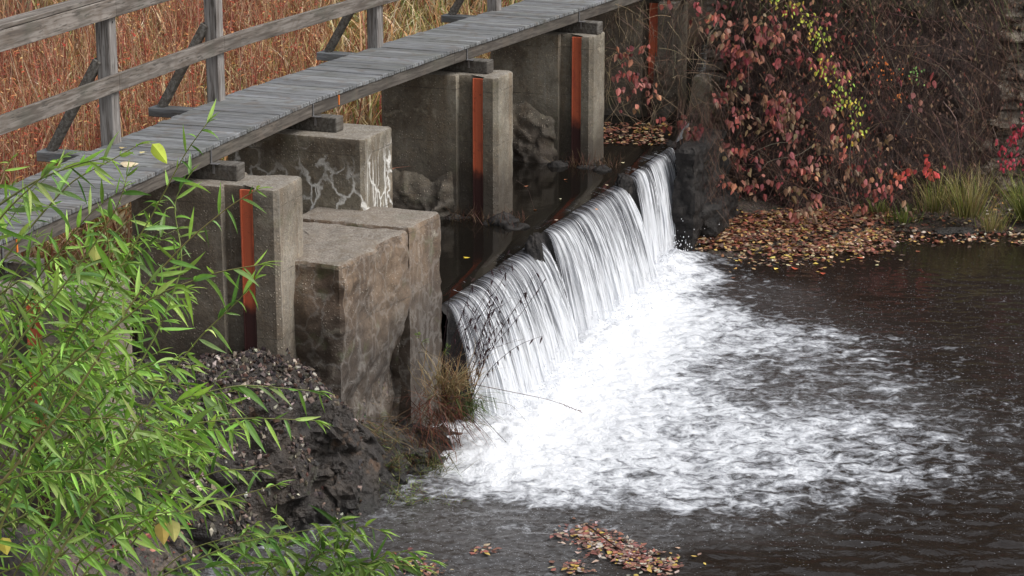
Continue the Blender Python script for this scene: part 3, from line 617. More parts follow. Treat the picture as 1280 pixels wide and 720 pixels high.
# rock curtain
tp=polyline(np.array([P(u,v,0) for u,v in toe_px[:8]]),step=.02); tg=np.gradient(tp,axis=0); nr=np.stack([tg[:,1],-tg[:,0],0*tg[:,0]],1); nr/=np.linalg.norm(nr,axis=1)[:,None]
if nr[len(nr)//2][1]>0: nr=-nr                         # outward, towards the pool
inw=-nr; rows=[]; nk=len(tp); us=np.linspace(0,1,nk)
topz=np.interp(us,[0,.15,.3,.45,.60,.8,1],[.10,.16,.36,1.08,1.12,.95,.7]); lean=np.interp(us,[0,.15,.3,.6,.8,1],[.30,.30,.25,.25,.8,1.2])
nz=110
tv=np.linspace(0,1,nz); vs=np.zeros((nk,nz,3))
for j,t in enumerate(tv):
    if t<.62: zz=-.3+(topz+.3)*t/.62; back=lean*(t/.62)**1.3
    else: zz=topz+(np.maximum(1.37-topz,0)*np.interp(us,[0,.28,.40,1],[0,.3,1,1]))*min(1,(t-.62)/.26); back=lean+(t-.62)*2.6
    vs[:,j,:]=tp+inw*back[:,None]; vs[:,j,2]=zz
vv=vs.reshape(-1,3); rot=vv@np.array([[.8,.1,.5],[-.3,.9,.2],[-.5,-.2,.8]])
f1,f2,idr=cell(rot*np.array([4.,4.,1.3])); g1,g2,idr2=cell(rot*np.array([11,11,3.5])+5)
amt=.16*facets(rot*np.array([3.2,3.2,1.6]))+.018*facets(rot*np.array([7,7,4])+7)+.20*fbm(vv*1.5,3)+.02*fbm(vv*9,3)
am=amt.reshape(nk,nz)
for _ in range(2): am[1:-1,1:-1]=(am[1:-1,1:-1]*2+am[:-2,1:-1]+am[2:,1:-1]+am[1:-1,:-2]+am[1:-1,2:])/6
amt=am.ravel()+.06*(np.abs(fbm(rot*np.array([7,7,1.5]),3))-.15)
tt=np.tile(tv,nk); fl=1-sstep(.56,.66,tt)
vv=vv+np.repeat(nr,nz,0)*(amt*(.25+.75*fl))[:,None]+UP*((.10*fbm(vv*4,3)+.05*(idr2[:,3]-.5))*(1-fl*.6))[:,None]
from mathutils.bvhtree import BVHTree
rock_bvh=BVHTree.FromPolygons(vv.tolist(),grid_faces(nk,nz).tolist())
rockbank=mesh_np('rock_bank',vv,grid_faces(nk,nz),M['rock'],smooth=False)
tag(rockbank,'dark fractured slate ledge dropping to the pool below the wing wall','rock',kind='structure')
# left bank heightfield
xs=axis(-40,-5,.2,.9,.06,.8); ys=axis(-6,5,22.5,24,.07,.6)
X,Y=np.meshgrid(xs,ys,indexing='ij'); g=np.stack([X,Y,0*X],-1).reshape(-1,3); d=dist_poly(g[:,:2],toe)
# inside test : to the upstream/left of the toe line
tl=polyline(toe,n=200); idx=np.argmin(((g[:,None,:2]-tl[None,::4])**2).sum(2),axis=1); tgl=np.gradient(tl[::4],axis=0)[idx]; rel=g[:,:2]-tl[::4][idx]
cross=tgl[:,0]*rel[:,1]-tgl[:,1]*rel[:,0]; sg=np.where(cross<0,1,-1)
if sg[np.argmin(np.abs(g[:,0]+6)+np.abs(g[:,1]-17))]<0: sg=-sg
ds=d*sg
gentle=sstep(-1.7,-2.2,g[:,0]); h=np.interp(ds,[-1,0,.25,.5,1.1,3],[-.6,-.35,.1,.75,1.25,1.32])*(1-gentle)+np.interp(ds,[-1,0,.3,1.6,3,8],[-.7,-.25,.25,1.15,1.4,1.9])*gentle
# nearer bank rises towards the willow
h=h+1.9*sstep(12.5,7.5,g[:,1])*sstep(.3,2.5,ds)
h=h+(.09*fbm(g*1.2,4)+.025*fbm(g*9,3))*sstep(-.2,.4,ds)
# keep under the pond behind the weir line
rel=g-cr[0]; up=rel@D; al=rel@B; h=np.where((al>-.25)&(up>-3),np.minimum(h,.4),h); h=np.where((g-cw)@D>-.12,-.6,h)
g[:,2]=h
tag(mesh_np('bank_ground',g,grid_faces(len(xs),len(ys)),M['gravel']),'gravelly earth bank under the piers and willow','ground',kind='structure')
bank_tree=(xs.copy(),ys.copy(),h.reshape(len(xs),len(ys)))
def bank_z(x,y):
    X_,Y_,Z_=bank_tree; i=int(np.clip(np.searchsorted(X_,x),0,len(X_)-1)); j=int(np.clip(np.searchsorted(Y_,y),0,len(Y_)-1)); return float(Z_[i,j])
def drop(x,y):
    h_=rock_bvh.ray_cast(Vector((x,y,4)),Vector((0,0,-1))); zb=bank_z(x,y)
    if h_[0] is not None and h_[0].z>zb: return h_[0].z,h_[1]
    return zb,Vector((0,0,1))
rs=random.Random(11)
for k in range(46):
    i=rs.randrange(10,nk-10) if k<34 else rs.randrange(nk//3,nk-5); jj=rs.randrange(18,66) if k<34 else rs.randrange(8,22); pp=vv.reshape(nk,nz,3)[i,jj]; r=rs.uniform(.05,.13)
    boulder('broken_stone',tuple(pp),(r*rs.uniform(.7,1.4),r*rs.uniform(.5,1.),r*rs.uniform(.5,1.3)),M['rock'],rockbank,k+60,10,.9)
def on_bank(u,v,z=1.0):
    for _ in range(6): p=P(u,v,z); z=.5*z+.5*bank_z(p[0],p[1])
    return P(u,v,z)
# marsh beyond the bridge
o1=q3(1.6,0); 
xs=np.concatenate([np.arange(-40,-9,1.),np.arange(-9,4,.12),np.arange(4,60,1.5)]); ys=np.concatenate([np.arange(14,45,.15),np.arange(45,140,2.)])
X,Y=np.meshgrid(xs,ys,indexing='ij'); g=np.stack([X,Y,0*X],-1).reshape(-1,3); up=-((g-q1(1.5,0))@D)    # distance upstream of the pier tails
h=np.interp(up,[-.4,.0,.25,1.5,6],[-.5,1.0,1.42,1.65,1.75])+.22*fbm(g*.35,3)+.05*fbm(g*2,3)
pondp=PY(30,85,34.5); h=h-1.0*np.exp(-(((g[:,0]-pondp[0])/2.4)**2+((g[:,1]-pondp[1])/3.0)**2))
h=h+9*sstep(55,90,g[:,1])
g[:,2]=h
tag(mesh_np('marsh_ground',g,grid_faces(len(xs),len(ys)),M['marsh']),'brown marshy bank beyond the footbridge','ground',kind='structure')
def marsh_z(x,y):
    p=np.array([[x,y,0.]]); u=-float((p[0]-q1(1.5,0))@D); return u, float(np.interp(u,[-.4,.0,.25,1.5,6],[-.5,1.0,1.42,1.65,1.75]))
# right bank
WY=30.7
shore=[(858,322),(905,322),(960,318),(1010,306),(1060,300),(1110,288),(1180,292),(1250,292),(1330,288)]
sh=np.array([P(u,v,0)[:2] for u,v in shore]); sh=np.vstack([sh,[[40,sh[-1,1]-1]]])
xs=np.concatenate([np.arange(1.6,9,.05),np.arange(9,42,1.)]); ys=np.concatenate([np.arange(26,31.6,.05),np.arange(31.6,34,.4)])
X,Y=np.meshgrid(xs,ys,indexing='ij'); g=np.stack([X,Y,0*X],-1).reshape(-1,3); yy=np.interp(g[:,0],sh[:,0],sh[:,1]); dd=g[:,1]-yy
g[:,2]=np.interp(dd,[-1,0,.3,1,2.5],[-.3,0.0,.07,.20,.42])+(.06*fbm(g*2,4)+.03*fbm(g*8,3))*sstep(-.3,.4,dd)-.01
tag(mesh_np('bank_ground',g,grid_faces(len(xs),len(ys)),M['soil']),'dark leaf-strewn strip of bank below the creeper wall','ground',kind='structure')
def rb_z(x,y):
    d_=y-float(np.interp(x,sh[:,0],sh[:,1])); return float(np.interp(d_,[-1,0,.3,1,2.5],[-.3,0.0,.07,.20,.42]))
# stone wall
def stonemat():
    m=NT('ledge_stone'); p=m.pos(); n=m.noise(p,3,6,.6); n2=m.noise(m.mapv(p,(1,1,2.5)),8,6,.65); c=m.mix(m.rng(n,.35,.65),(.27,.225,.18),(.13,.11,.09)); c=m.mix(m.rng(n2,.5,.7,0,.6),c,(.30,.26,.21))
    a_=m.attr('joint').outputs['Fac']; c=m.mix(a_,c,(.012,.01,.009)); return m.done(m.pbr(c,.85,m.bump(n2,.8,.03)))
M['stone']=stonemat()
xs=np.arange(2.7,14,.03); zs=np.arange(-.3,4.9,.03); X,Z=np.meshgrid(xs,zs,indexing='ij'); n=X.size; x=X.ravel(); z=Z.ravel()
zw=z+.30*fbm(np.stack([x*.6,z*.5,z*0],1),4)*1.6; rowh=.15; row=np.floor(zw/rowh); zf=zw/rowh-row
rr=_cr[(row.astype(int)*37+500)&4095]; cw_=.28+.35*rr[:,0]; xo=x+rr[:,1]*3+.04*fbm(np.stack([x*3,z*3,z*0],1),2); col_=np.floor(xo/cw_); xf=xo/cw_-col_
idr=_cr[(row.astype(int)*131+col_.astype(int)*17+900)&4095]; edge_=np.minimum(np.minimum(zf,1-zf)*rowh,np.minimum(xf,1-xf)*cw_)
joint=1-sstep(.004,.022,edge_); off=.26*(idr[:,2]-.5)-.05*joint+.10*fbm(np.stack([x*5,z*9,z*0],1),3)
y=WY+.25*fbm(np.stack([x*.4,z*.3,z*0],1),3)-off+.10*z*.5
sw=empty('stone_wall',(6,WY,0),label='rough dry-laid ledge stone wall behind the creeper on the far bank',cat='wall')
mesh_np('wall_stones',np.stack([x,y,z],1),grid_faces(len(xs),len(zs)),M['stone'],sw,False,attrs={'joint':joint*.9})
# wooded slope above it
xs=np.arange(-2,45,.5); ys=np.arange(30.9,70,.5); X,Y=np.meshgrid(xs,ys,indexing='ij'); g=np.stack([X,Y,0*X],-1).reshape(-1,3)
lim=2.9+.0*g[:,0]; g[:,2]=(np.interp(g[:,1],[30.9,31.6,36,70],[3.2,4.6,6.5,22]))*sstep(2.0,4.2,g[:,0]-(g[:,1]-31)*.25)+.4*fbm(g*.5,4)-.3
tag(mesh_np('hillside',g,grid_faces(len(xs),len(ys)),M['soil']),'dark wooded slope rising above the stone wall','hill',kind='structure')
# ================================================================= MARSH GRASS AND REEDS
def scatter_px(n, u0,u1,v0,v1, z):
    for _ in range(n):
        yield P(random.uniform(u0,u1),random.uniform(v0,v1),z)
red=[(.40,.16,.10),(.50,.26,.16),(.30,.09,.07),(.58,.38,.24),(.22,.10,.07),(.44,.12,.09),(.62,.46,.32)]
tan=[(.60,.45,.26),(.74,.62,.42),(.50,.34,.18),(.52,.29,.14),(.28,.16,.08)]; grn=[(.26,.34,.09),(.36,.42,.13),(.46,.46,.18),(.15,.2,.06)]
def clear(p):
    d_=np.hypot((p[0]-pondp[0])/1.9,(p[1]-pondp[1])/2.6); return d_<1
mbr,mbt,mbg=MB(),MB(),MB()
for k in range(21000):
    y=random.uniform(17,42)**1.0; x=random.uniform(-.262,.06)*(y+2)+random.uniform(-.6,.6)
    u,z=marsh_z(x,y)
    if u<.15 or (clear((x,y)) and random.random()<.8): continue
    hm=1. if u>1.5 else .55+.3*u
    f=(x/(y+2)+.24)/.26     # 0 left .. 1 right
    patch=1.6*float(perlin(np.array([[x*.75,y*.45,3.]]))[0])
    pr=.61-.9*f+1.1*patch
    r=random.random(); tall=.9+.45*patch
    if r<pr*.75:
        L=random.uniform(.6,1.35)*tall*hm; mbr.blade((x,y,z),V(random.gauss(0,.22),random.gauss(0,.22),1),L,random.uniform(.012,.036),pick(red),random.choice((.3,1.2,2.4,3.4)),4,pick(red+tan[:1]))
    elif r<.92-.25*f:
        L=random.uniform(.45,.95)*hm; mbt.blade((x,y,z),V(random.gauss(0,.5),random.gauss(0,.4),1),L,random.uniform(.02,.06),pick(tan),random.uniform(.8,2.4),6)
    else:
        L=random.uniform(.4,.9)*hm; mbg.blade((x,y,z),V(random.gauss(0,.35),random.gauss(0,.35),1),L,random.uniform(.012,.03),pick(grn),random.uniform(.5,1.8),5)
# branching seedy tops on the red stems
for k in range(2600):
    y=random.uniform(17.5,36); x=random.uniform(-.27,-.08)*(y+2); u,z=marsh_z(x,y)
    if u<1.6 or clear((x,y)): continue
    h=random.uniform(.7,1.3); t=V(x+random.gauss(0,.1),y,z+h); mbr.tube([V(x,y,z),(V(x,y,z)+t)/2+V(random.gauss(0,.04),0,0),t],.006,.003,pick(red),3)
    for j in range(random.randrange(4,11)):
        a_=random.random()*6.28; hh=random.uniform(.35,1.); p=V(x,y,z)*(1-hh)+t*hh
        if random.random()<.5: mbr.leaf(p,V(math.cos(a_),math.sin(a_),.3),V(-math.sin(a_),math.cos(a_),0),random.uniform(.05,.11),random.uniform(.018,.04),pick([(.42,.10,.05),(.5,.22,.09),(.35,.06,.04),(.5,.32,.14)]),'lance',.8,.2,3)
        else: mbr.tube([p,p+V(math.cos(a_)*.08,math.sin(a_)*.08,.1),p+V(math.cos(a_)*.16,math.sin(a_)*.12,.26)],.003,.0015,pick(red),3)
tag(mbr.build('red_marsh_stems',M['grass']),'rust red dried marsh stems massed behind the bridge railing','marsh plants',kind='stuff')
tag(mbt.build('dry_grass',M['grass']),'tan dried grass flopping over behind the deck','grass',kind='stuff')
tag(mbg.build('green_grass',M['grass']),'yellow green grass blades mixed into the dry marsh','grass',kind='stuff')
# ground leaf litter under marsh edge, crimson low leaves at left
# ================================================================= CREEPER WALL
mb=MB(); bark=[(.09,.055,.043),(.13,.085,.062),(.07,.045,.042),(.16,.11,.085),(.11,.06,.052)]
def bulge(x,z):          # how far the tangle stands out from the wall
    return .25+.65*np.exp(-((x-4.0)/1.3)**2)*(1-.10*z)+.25*np.exp(-((x-5.6)/1.2)**2)
xs=np.arange(3.0,7.6,.05); zs=np.arange(.1,4.8,.05); X,Z=np.meshgrid(xs,zs,indexing='ij'); x=X.ravel(); z=Z.ravel(); q=np.stack([x,z*0,z],1)
fade=sstep(7.2,6.2,x+.3*fbm(q*1.,3))
yb=WY-.05+ .15*z*.3 -(bulge(x,z)*.80)*fade+.35*(1-fade)+.22*fbm(q*1.6,4)+.12*fbm(q*7,3)
def tanglemat():
    m=NT('vine_mass'); p=m.pos(); n=m.noise(p,16,6,.7); n2=m.noise(m.mapv(p,(9,9,2.5),rot=(.2,.4,.1)),3,5,.7,.8)
    c=m.mix(m.rng(n2,.35,.65),(.028,.018,.016),(.085,.053,.044)); c=m.mix(m.rng(n,.55,.7,0,.6),c,(.13,.085,.065)); c=m.mix(m.rng(m.math('ADD',m.xyz(p)[2],m.math('MULTIPLY',n,1.5)),3.2,4.2,0,.35),c,(.09,.095,.04))
    return m.done(m.pbr(c,.9,m.bump(m.math('ADD',n,n2),1.,.08)))
M['tangle']=tanglemat()
tag(mesh_np('vine_mass',np.stack([x,yb,z],1),grid_faces(len(xs),len(zs)),M['tangle']),'dark matted mass of old vines against the far wall','vines',kind='stuff')
for k in range(5200):
    x=random.uniform(2.85,7.7) if random.random()<.8 else random.gauss(4,1.0); z=random.uniform(.2,4.6)
    if x>6.9 and random.random()<.4: continue
    bz=float(bulge(x,z)); y=WY-bz+random.uniform(-.15,.35)+.04*z
    L=random.uniform(.3,1.3); a_=random.gauss(-1.57,.75) if random.random()<.75 else random.uniform(-3.1,3.1)
    d_=V(math.cos(a_)*.8,random.gauss(0,.35),math.sin(a_)); pts=[V(x,y,z)]; nseg=7
    for j in range(nseg):
        d_=nrm(d_+V(random.gauss(0,.22),random.gauss(0,.18),-.10+random.gauss(0,.14))); pn=pts[-1]+d_*L/nseg; pn[2]=max(pn[2],.06); pts.append(pn)
    r=random.choice([.002,.003,.003,.005]); c=pick(bark)
    if z>3 and random.random()<.3: c=jit((.13,.13,.06))
    if random.random()<.06: c=jit((.20,.16,.13))
    mb.tube(pts,r,r*.5,c,3)
for k in range(420):       # runners trailing over the abutment
    p=PY(random.uniform(846,905),random.uniform(120,300),random.uniform(28.6,29.0)); d_=V(random.gauss(0,.35),-.1,-1); pts=[p]
    for j in range(6): d_=nrm(d_+V(random.gauss(0,.25),random.gauss(0,.1),-.05)); pts.append(pts[-1]+d_*random.uniform(.04,.12))
    if pts[-1][2]>.05: mb.tube(pts,.0025,.0012,pick(bark),3)
# small dead leaves in the mass
for k in range(4300):
    x=random.uniform(2.95,7.4); z=random.uniform(.1,4.6); y=WY-float(bulge(x,z))+random.uniform(-.12,.3)
    if x>6.4 and random.random()<.5: continue
    a_=random.random()*6.28
    c=pick([(.13,.05,.04),(.18,.08,.055),(.09,.04,.035),(.20,.12,.07),(.17,.045,.04),(.22,.07,.055)]) if z<3.1+random.gauss(0,.5) and x<5.2+random.gauss(0,.4) else pick([(.12,.075,.055),(.09,.06,.045),(.15,.10,.07)]) if z<3.3 else pick([(.12,.13,.04),(.15,.11,.05),(.10,.07,.04),(.09,.10,.04)])
    mb.leaf(V(x,y,z),V(math.cos(a_)*.7,-.4,-.6),V(math.sin(a_),.3,.2),random.uniform(.03,.08),random.uniform(.02,.045),c,'ovate',.5,.3,2)
# twigs round the far piers
for k in range(260):
    p=P(random.uniform(752,885),random.uniform(-10,175),random.uniform(1.5,3.0)); p=PY(random.uniform(756,890),random.uniform(-15,165),random.uniform(29.2,30.2)); d_=V(random.gauss(0,.5),random.gauss(0,.3),random.gauss(-.5,.6)); pts=[p]
    for j in range(6): d_=nrm(d_+V(random.gauss(0,.25),random.gauss(0,.2),-.1)); pts.append(pts[-1]+d_*random.uniform(.05,.12))
    if pts[-1][2]<1.28: continue
    mb.tube(pts,.003,.0015,pick([(.20,.14,.10),(.12,.08,.06),(.30,.23,.15)]),3)
tag(mb.build('bramble_tangle',M['twig']),'tangle of thin bare brown vine twigs covering the far wall','brambles',kind='stuff')
redl=[tuple(1.3*w_ for w_ in q_) for q_ in [(.20,.05,.045),(.27,.085,.065),(.15,.035,.035),(.30,.13,.085),(.25,.095,.08),(.11,.03,.03),(.23,.14,.09),(.18,.055,.05),(.16,.10,.06)]]
def creeper(name,pts_px,ydepth,nclus,spread,cols,L,label,cat,group=None,leafy=(3,7),green=False):
    pts=[PY(u,v,ydepth+random.uniform(-.05,.05)) for u,v in pts_px]; root=empty(name,pts[0],label=label,cat=cat,group=group)
    pl=polyline(np.array(pts),step=.05); wob=fbm(pl*2.5,3); pl=pl+np.stack([wob*.12,wob*.1,fbm(pl*2.5+9,3)*.1],1)
    sm=MB(); lm=MB(); sm.tube(list(pl),.006,.003,(.09,.055,.04),4)
    for k in range(int(nclus*(.88 if not str(label).startswith('yellow') else 1.))):
        i=random.randrange(len(pl)); c=pl[i]+V(random.gauss(0,spread),random.gauss(-.08,.08),random.gauss(0,spread))
        sm.tube([pl[i],(pl[i]+c)/2+V(0,-.03,.04),c],.0025,.0015,pick(bark),3)
        base=random.choice(cols)
        for j in range(random.randrange(leafy[0],leafy[1]+2)):
            a_=random.uniform(0,6.28); p=c+V(random.gauss(0,.055),random.gauss(-.02,.04),random.gauss(0,.055))
            d_=V(math.cos(a_)*.55,-.35+.25*math.sin(a_),-.75+random.gauss(0,.3)); sd=V(1,random.gauss(0,.5),random.gauss(0,.45))
            lm.leaf(p,d_,sd,(lambda q_:q_*L)(random.uniform(.5,1.35)),L*random.uniform(.35,.85),jit(base,.3,.15),'ovate',random.uniform(.1,.9),random.uniform(.1,.5),4)
    sm.build('vine_stem',M['twig'],root); lm.build('leaves',M['leaf'],root); return root
cg='red-leaved creepers hanging over the far wall'
cl=.092
creeper('creeper_vine',[(850,-10),(880,20),(915,30),(960,45)],29.3,26,.22,redl,cl,'rosy red creeper spreading along the top edge beside the far pier','creeper',cg)
creeper('creeper_vine',[(900,60),(925,95),(905,120),(935,150)],29.4,22,.15,redl,cl,'red creeper trailing in small clumps left of the yellow-green vine','creeper',cg)
creeper('creeper_vine',[(985,-10),(1010,40),(1045,60),(1030,130),(1060,160)],29.25,30,.16,redl,cl,'pinkish red creeper tangled with the yellow-green vine','creeper',cg)
creeper('creeper_vine',[(890,170),(915,200),(900,230),(950,215)],29.2,22,.14,redl,cl,'bright red creeper clump low beside the abutment pillar','creeper',cg)
creeper('creeper_vine',[(960,120),(985,160),(1005,200),(1000,240),(1030,260)],29.2,40,.22,redl,cl,'long red creeper hanging down the middle to the leaf litter','creeper',cg)
creeper('creeper_vine',[(1040,190),(1065,215),(1090,225),(1110,240)],29.3,24,.16,redl,cl,'red creeper at the foot of the wall left of the grass tufts','creeper',cg)
creeper('creeper_vine',[(940,30),(960,80),(985,110),(1000,130)],29.35,24,.2,redl,cl,'muted red creeper high in the middle of the tangle','creeper',cg)
creeper('creeper_vine',[(770,60),(800,80),(790,120),(815,95)],29.3,16,.16,redl,cl,'sparse red creeper across the stained far pier','creeper',cg)
creeper('creeper_vine',[(830,150),(845,160),(862,162)],29.0,8,.06,redl,cl*1.15,'small cluster of red leaves on the lip of the far fall','creeper',cg)
creeper('creeper_vine',[(1140,95),(1165,105),(1175,95),(1140,145)],29.9,5,.05,redl,cl,'few scarlet leaves alone on the bare right-hand tangle','creeper',cg,(2,4))
creeper('creeper_vine',[(1120,215),(1160,205),(1190,210)],29.7,9,.08,[(.40,.10,.05),(.45,.07,.06)],cl,'orange-red creeper sprigs just above the grass tufts','creeper',cg,(2,5))
creeper('creeper_vine',[(1285,100),(1278,150),(1262,180),(1285,215)],29.0,22,.10,[(.33,.03,.05),(.25,.03,.05),(.4,.05,.07)],.06,'crimson small-leaved creeper at the right edge of the wall','creeper',cg)
yg=[(.34,.42,.06),(.26,.36,.06),(.42,.42,.07),(.48,.36,.06)]
creeper('creeper_vine',[(965,-12),(990,5),(1020,45),(1030,80),(1055,110),(1072,150),(1066,172)],28.75,58,.06,yg,.052,'yellow-green leafed vine dangling down through the red creeper','creeper',None,(2,5))
creeper('creeper_vine',[(1098,70),(1115,98),(1122,130)],29.3,10,.05,[(.55,.18,.04),(.5,.12,.03)],.035,'thin vine strung with small orange leaves and berries','creeper',None,(2,5))
creeper('creeper_vine',[(1140,82),(1148,95)],29.2,4,.03,[(.2,.34,.1)],.045,'tiny green sprig growing alone in the bare tangle','creeper')
# ================================================================= LITTER
litc=[(.20,.07,.04),(.24,.11,.06),(.14,.05,.035),(.32,.20,.11),(.36,.28,.18),(.09,.045,.035),(.40,.26,.08),(.07,.04,.03),(.22,.075,.05),(.12,.05,.04)]
def litleaf(mb,p,L,cols,tilt=.35,flat=False):
    a_=random.random()*6.28; n_=V(random.gauss(0,tilt),random.gauss(0,tilt),1); d_=nrm(V(math.cos(a_),math.sin(a_),0)-n_*0.0+V(0,0,random.gauss(0,tilt*.5))); sd=np.cross(nrm(n_),d_)
    mb.leaf(p,d_,sd,L,L*random.uniform(.5,.85),pick(cols),'ovate',random.uniform(-.3,.5),random.uniform(-.4,.6),3)
mb=MB()
for k in range(5200):
    u=random.uniform(862,1115); v=random.uniform(250,318)
    p=P(u,v,.1); z=rb_z(p[0],p[1]); p=P(u,v,max(z,0)+.01)
    z=rb_z(p[0],p[1]); ds_=p[1]-float(np.interp(p[0],sh[:,0],sh[:,1]))
    if p[1]>WY-.1: continue
    if u>1040 and random.random()<.4: continue
    p[2]=max(z,0)+random.uniform(.015,.06); litleaf(mb,p,random.uniform(.05,.10),litc)
tag(mb.build('leaf_litter',M['litter']),'brown and rust fallen leaves carpeting the bank below the creeper','fallen leaves',kind='stuff')
mb=MB()
for k in range(420):
    u=random.gauss(975,60); v=310+random.gauss(6,9); 
    if v<298: continue
    p=P(u,v,.012); litleaf(mb,p,random.uniform(.05,.10),litc[:-2]+[(.6,.45,.12),(.6,.5,.35)],.08)
for k in range(420):
    t=random.random(); u=1020+t*75+random.gauss(0,8); v=312-t*22+random.gauss(0,4); p=P(u,v,.014); litleaf(mb,p,random.uniform(.05,.11),[(.55,.38,.14),(.62,.5,.33),(.5,.3,.12),(.3,.12,.05),(.62,.55,.45)],.08)
for (u,v) in ((1029,343),(1020,330),(1035,327),(998,336),(1080,322)): litleaf(mb,P(u,v,.015),.10,[(.5,.1,.05),(.6,.45,.1)],.05)
tag(mb.build('floating_leaves',M['litter']),'loose yellow and brown leaves floating off the far bank','fallen leaves',kind='stuff')
# raft of leaves nearer
mb=MB()
def raft(mb,pts,n,sp):
    for k in range(n):
        t=random.random(); i=t*(len(pts)-1); j=int(i); f_=i-j; a_,b_=pts[j],pts[min(j+1,len(pts)-1)]; u=a_[0]*(1-f_)+b_[0]*f_+random.gauss(0,sp*1.6); v=a_[1]*(1-f_)+b_[1]*f_+random.gauss(0,sp*.62)
        litleaf(mb,P(u,v,.02+random.uniform(0,.015)),random.uniform(.03,.075),[(.22,.10,.075),(.30,.18,.14),(.18,.08,.065),(.34,.26,.2),(.26,.09,.07),(.16,.08,.07),(.38,.33,.29),(.42,.30,.08),(.10,.06,.05)],.12)
raft(mb,[(722,664),(745,672),(770,685),(800,698),(830,705)],700,11); raft(mb,[(712,706),(722,712)],60,6)
tag(mb.build('leaf_raft',M['litter']),'raft of russet leaves floating in the pool below the falls, a stick across it','fallen leaves',kind='stuff')
mb=MB(); raft(mb,[(500,700),(520,706),(540,712)],90,8); raft(mb,[(595,686),(610,688)],24,5)
tag(mb.build('leaf_raft',M['litter']),'small patch of pale brown leaves floating beside the low willow sprigs','fallen leaves',kind='stuff')
mb=MB(); pts=[P(732,655,.16),P(750,668,.10),P(768,682,.05),P(786,694,.01)]; mb.tube(pts,.009,.005,(.05,.03,.025),5)
tag(mb.build('stick',M['twig']),'thin dark stick poking out of the raft of leaves','stick')
mb=MB()   # bits upstream by the far pier and crest
for k in range(380):
    p=P(random.uniform(752,838),random.uniform(152,180),1.275); litleaf(mb,p,random.uniform(.04,.09),litc,.2)
for (u,v) in ((760,232),(747,262),(705,224),(700,248),(655,233),(693,275),(776,203),(668,262)): litleaf(mb,P(u,v,1.27),.06,[(.5,.42,.3),(.5,.2,.1)],.05)
tag(mb.build('floating_leaves',M['litter']),'dead leaves gathered on the pond at the far end of the weir','fallen leaves',kind='stuff')
def lone_leaf(p,d_,sd,L,W,c,label,grp=None):
    mb=MB(); mb.leaf((0,0,0),d_,sd,L,W,c,'ovate',.3,.3,6); o=mb.build('fallen_leaf',M['leaf']); o.location=Vector(p); tag(o,label,'leaf',grp)
lone_leaf(P(579,321,1.27),V(1,.1,0),V(0,1,0),.10,.05,(.75,.55,.06),'single yellow leaf floating on the pond behind the nearest fall')
lone_leaf(P(150,204,ZD+.03),V(1,.3,.1),V(-.2,1,.3),.16,.11,(.62,.52,.36),'large papery cream leaf lying on the deck boards')
lone_leaf(P(152,186,ZD+.02),V(.3,1,.1),V(1,-.2,.1),.09,.07,(.5,.40,.2),'small tan leaf on the deck beyond the cream leaf')
lone_leaf(P(176,192,ZD+.02),V(.6,1,.2),V(1,-.4,.1),.08,.06,(.55,.48,.25),'small yellowish leaf on the deck just right of the cream leaf')
# ================================================================= GRAVEL ON THE LEDGE
mb=MB()
for k in range(7500):
    r_=random.random()
    if r_<.7: u=random.uniform(225,452); v=random.uniform(420,530)
    else: u=random.uniform(130,330); v=random.uniform(470,680)
    p=P(u,v,1.2); zz_,nn_=drop(p[0],p[1])
    if abs(nn_.z)<.35 and random.random()<.8: continue
    if (p-cw)@D>-.02 and (p-cw)@B>0: continue
    if zz_<.02: continue
    p[2]=zz_+random.uniform(-.005,.02)
    s_=random.choice((.010,.014,.02,.032,.045))*random.uniform(.7,1.1); c=pick([(.05,.045,.045),(.09,.08,.075),(.035,.03,.03),(.19,.155,.125),(.12,.10,.085),(.08,.05,.04)]) if random.random()<.93 else jit((.42,.38,.33))
    a_=[nrm(V(*[random.gauss(0,1) for _ in range(3)])) for _ in range(2)]; ax=a_[0]; ay=nrm(np.cross(ax,a_[1])); az=np.cross(ax,ay)
    sx,sy,sz=s_,s_*random.uniform(.5,1),s_*random.uniform(.25,.6); vs=[p+ax*sx,p+ay*sy,p-ax*sx,p-ay*sy,p+az*sz+ax*sx*.2,p-az*sz]
    mb.add(vs,[[0,1,4],[1,2,4],[2,3,4],[3,0,4],[1,0,5],[2,1,5],[3,2,5],[0,3,5]],c)
tag(mb.build('gravel',M['twig']),'loose dark slate chips and pale gravel on the ledge below the near pier','gravel',kind='stuff')
mb=MB()
for k in range(2000):
    u=random.gauss(215,60); v=random.gauss(600,50); litleaf(mb,on_bank(u,v)+V(0,0,random.uniform(0,.16)),random.uniform(.02,.06),[(.24,.04,.05),(.16,.03,.035),(.30,.12,.08),(.42,.32,.25),(.12,.06,.05)],.6)
tag(mb.build('leaf_litter',M['litter']),'dull crimson low plants and litter on the slope seen through the willow','ground cover',kind='stuff')
# ================================================================= GRASS CLUMPS AT FAR BANK
def clump(u,v,z,n,Lr,cols,label,spread=.12,lean=(0,0),grp='grass tufts on the far bank'):
    c=P(u,v,z); mb=MB()
    for k in range(n):
        a_=random.random()*6.28; r=abs(random.gauss(0,spread)); p=V(r*math.cos(a_),r*math.sin(a_)*.7,-.03)
        mb.blade(p,V(math.cos(a_)*.35+lean[0]+random.gauss(0,.15),math.sin(a_)*.35+lean[1],1),random.uniform(*Lr),random.uniform(.006,.014),pick(cols),random.uniform(.3,1.6),5)
    o=mb.build('grass_clump',M['grass']); o.location=Vector((c[0],c[1],c[2])); tag(o,label,'grass',grp)
strw=[(.42,.33,.17),(.35,.30,.12),(.30,.31,.10),(.5,.42,.24)]; gr2=[(.20,.24,.07),(.28,.30,.10),(.15,.19,.06)]
clump(1168,262,.25,170,(.25,.65),strw+gr2,'straw-coloured tuft in the middle of the far bank grasses')
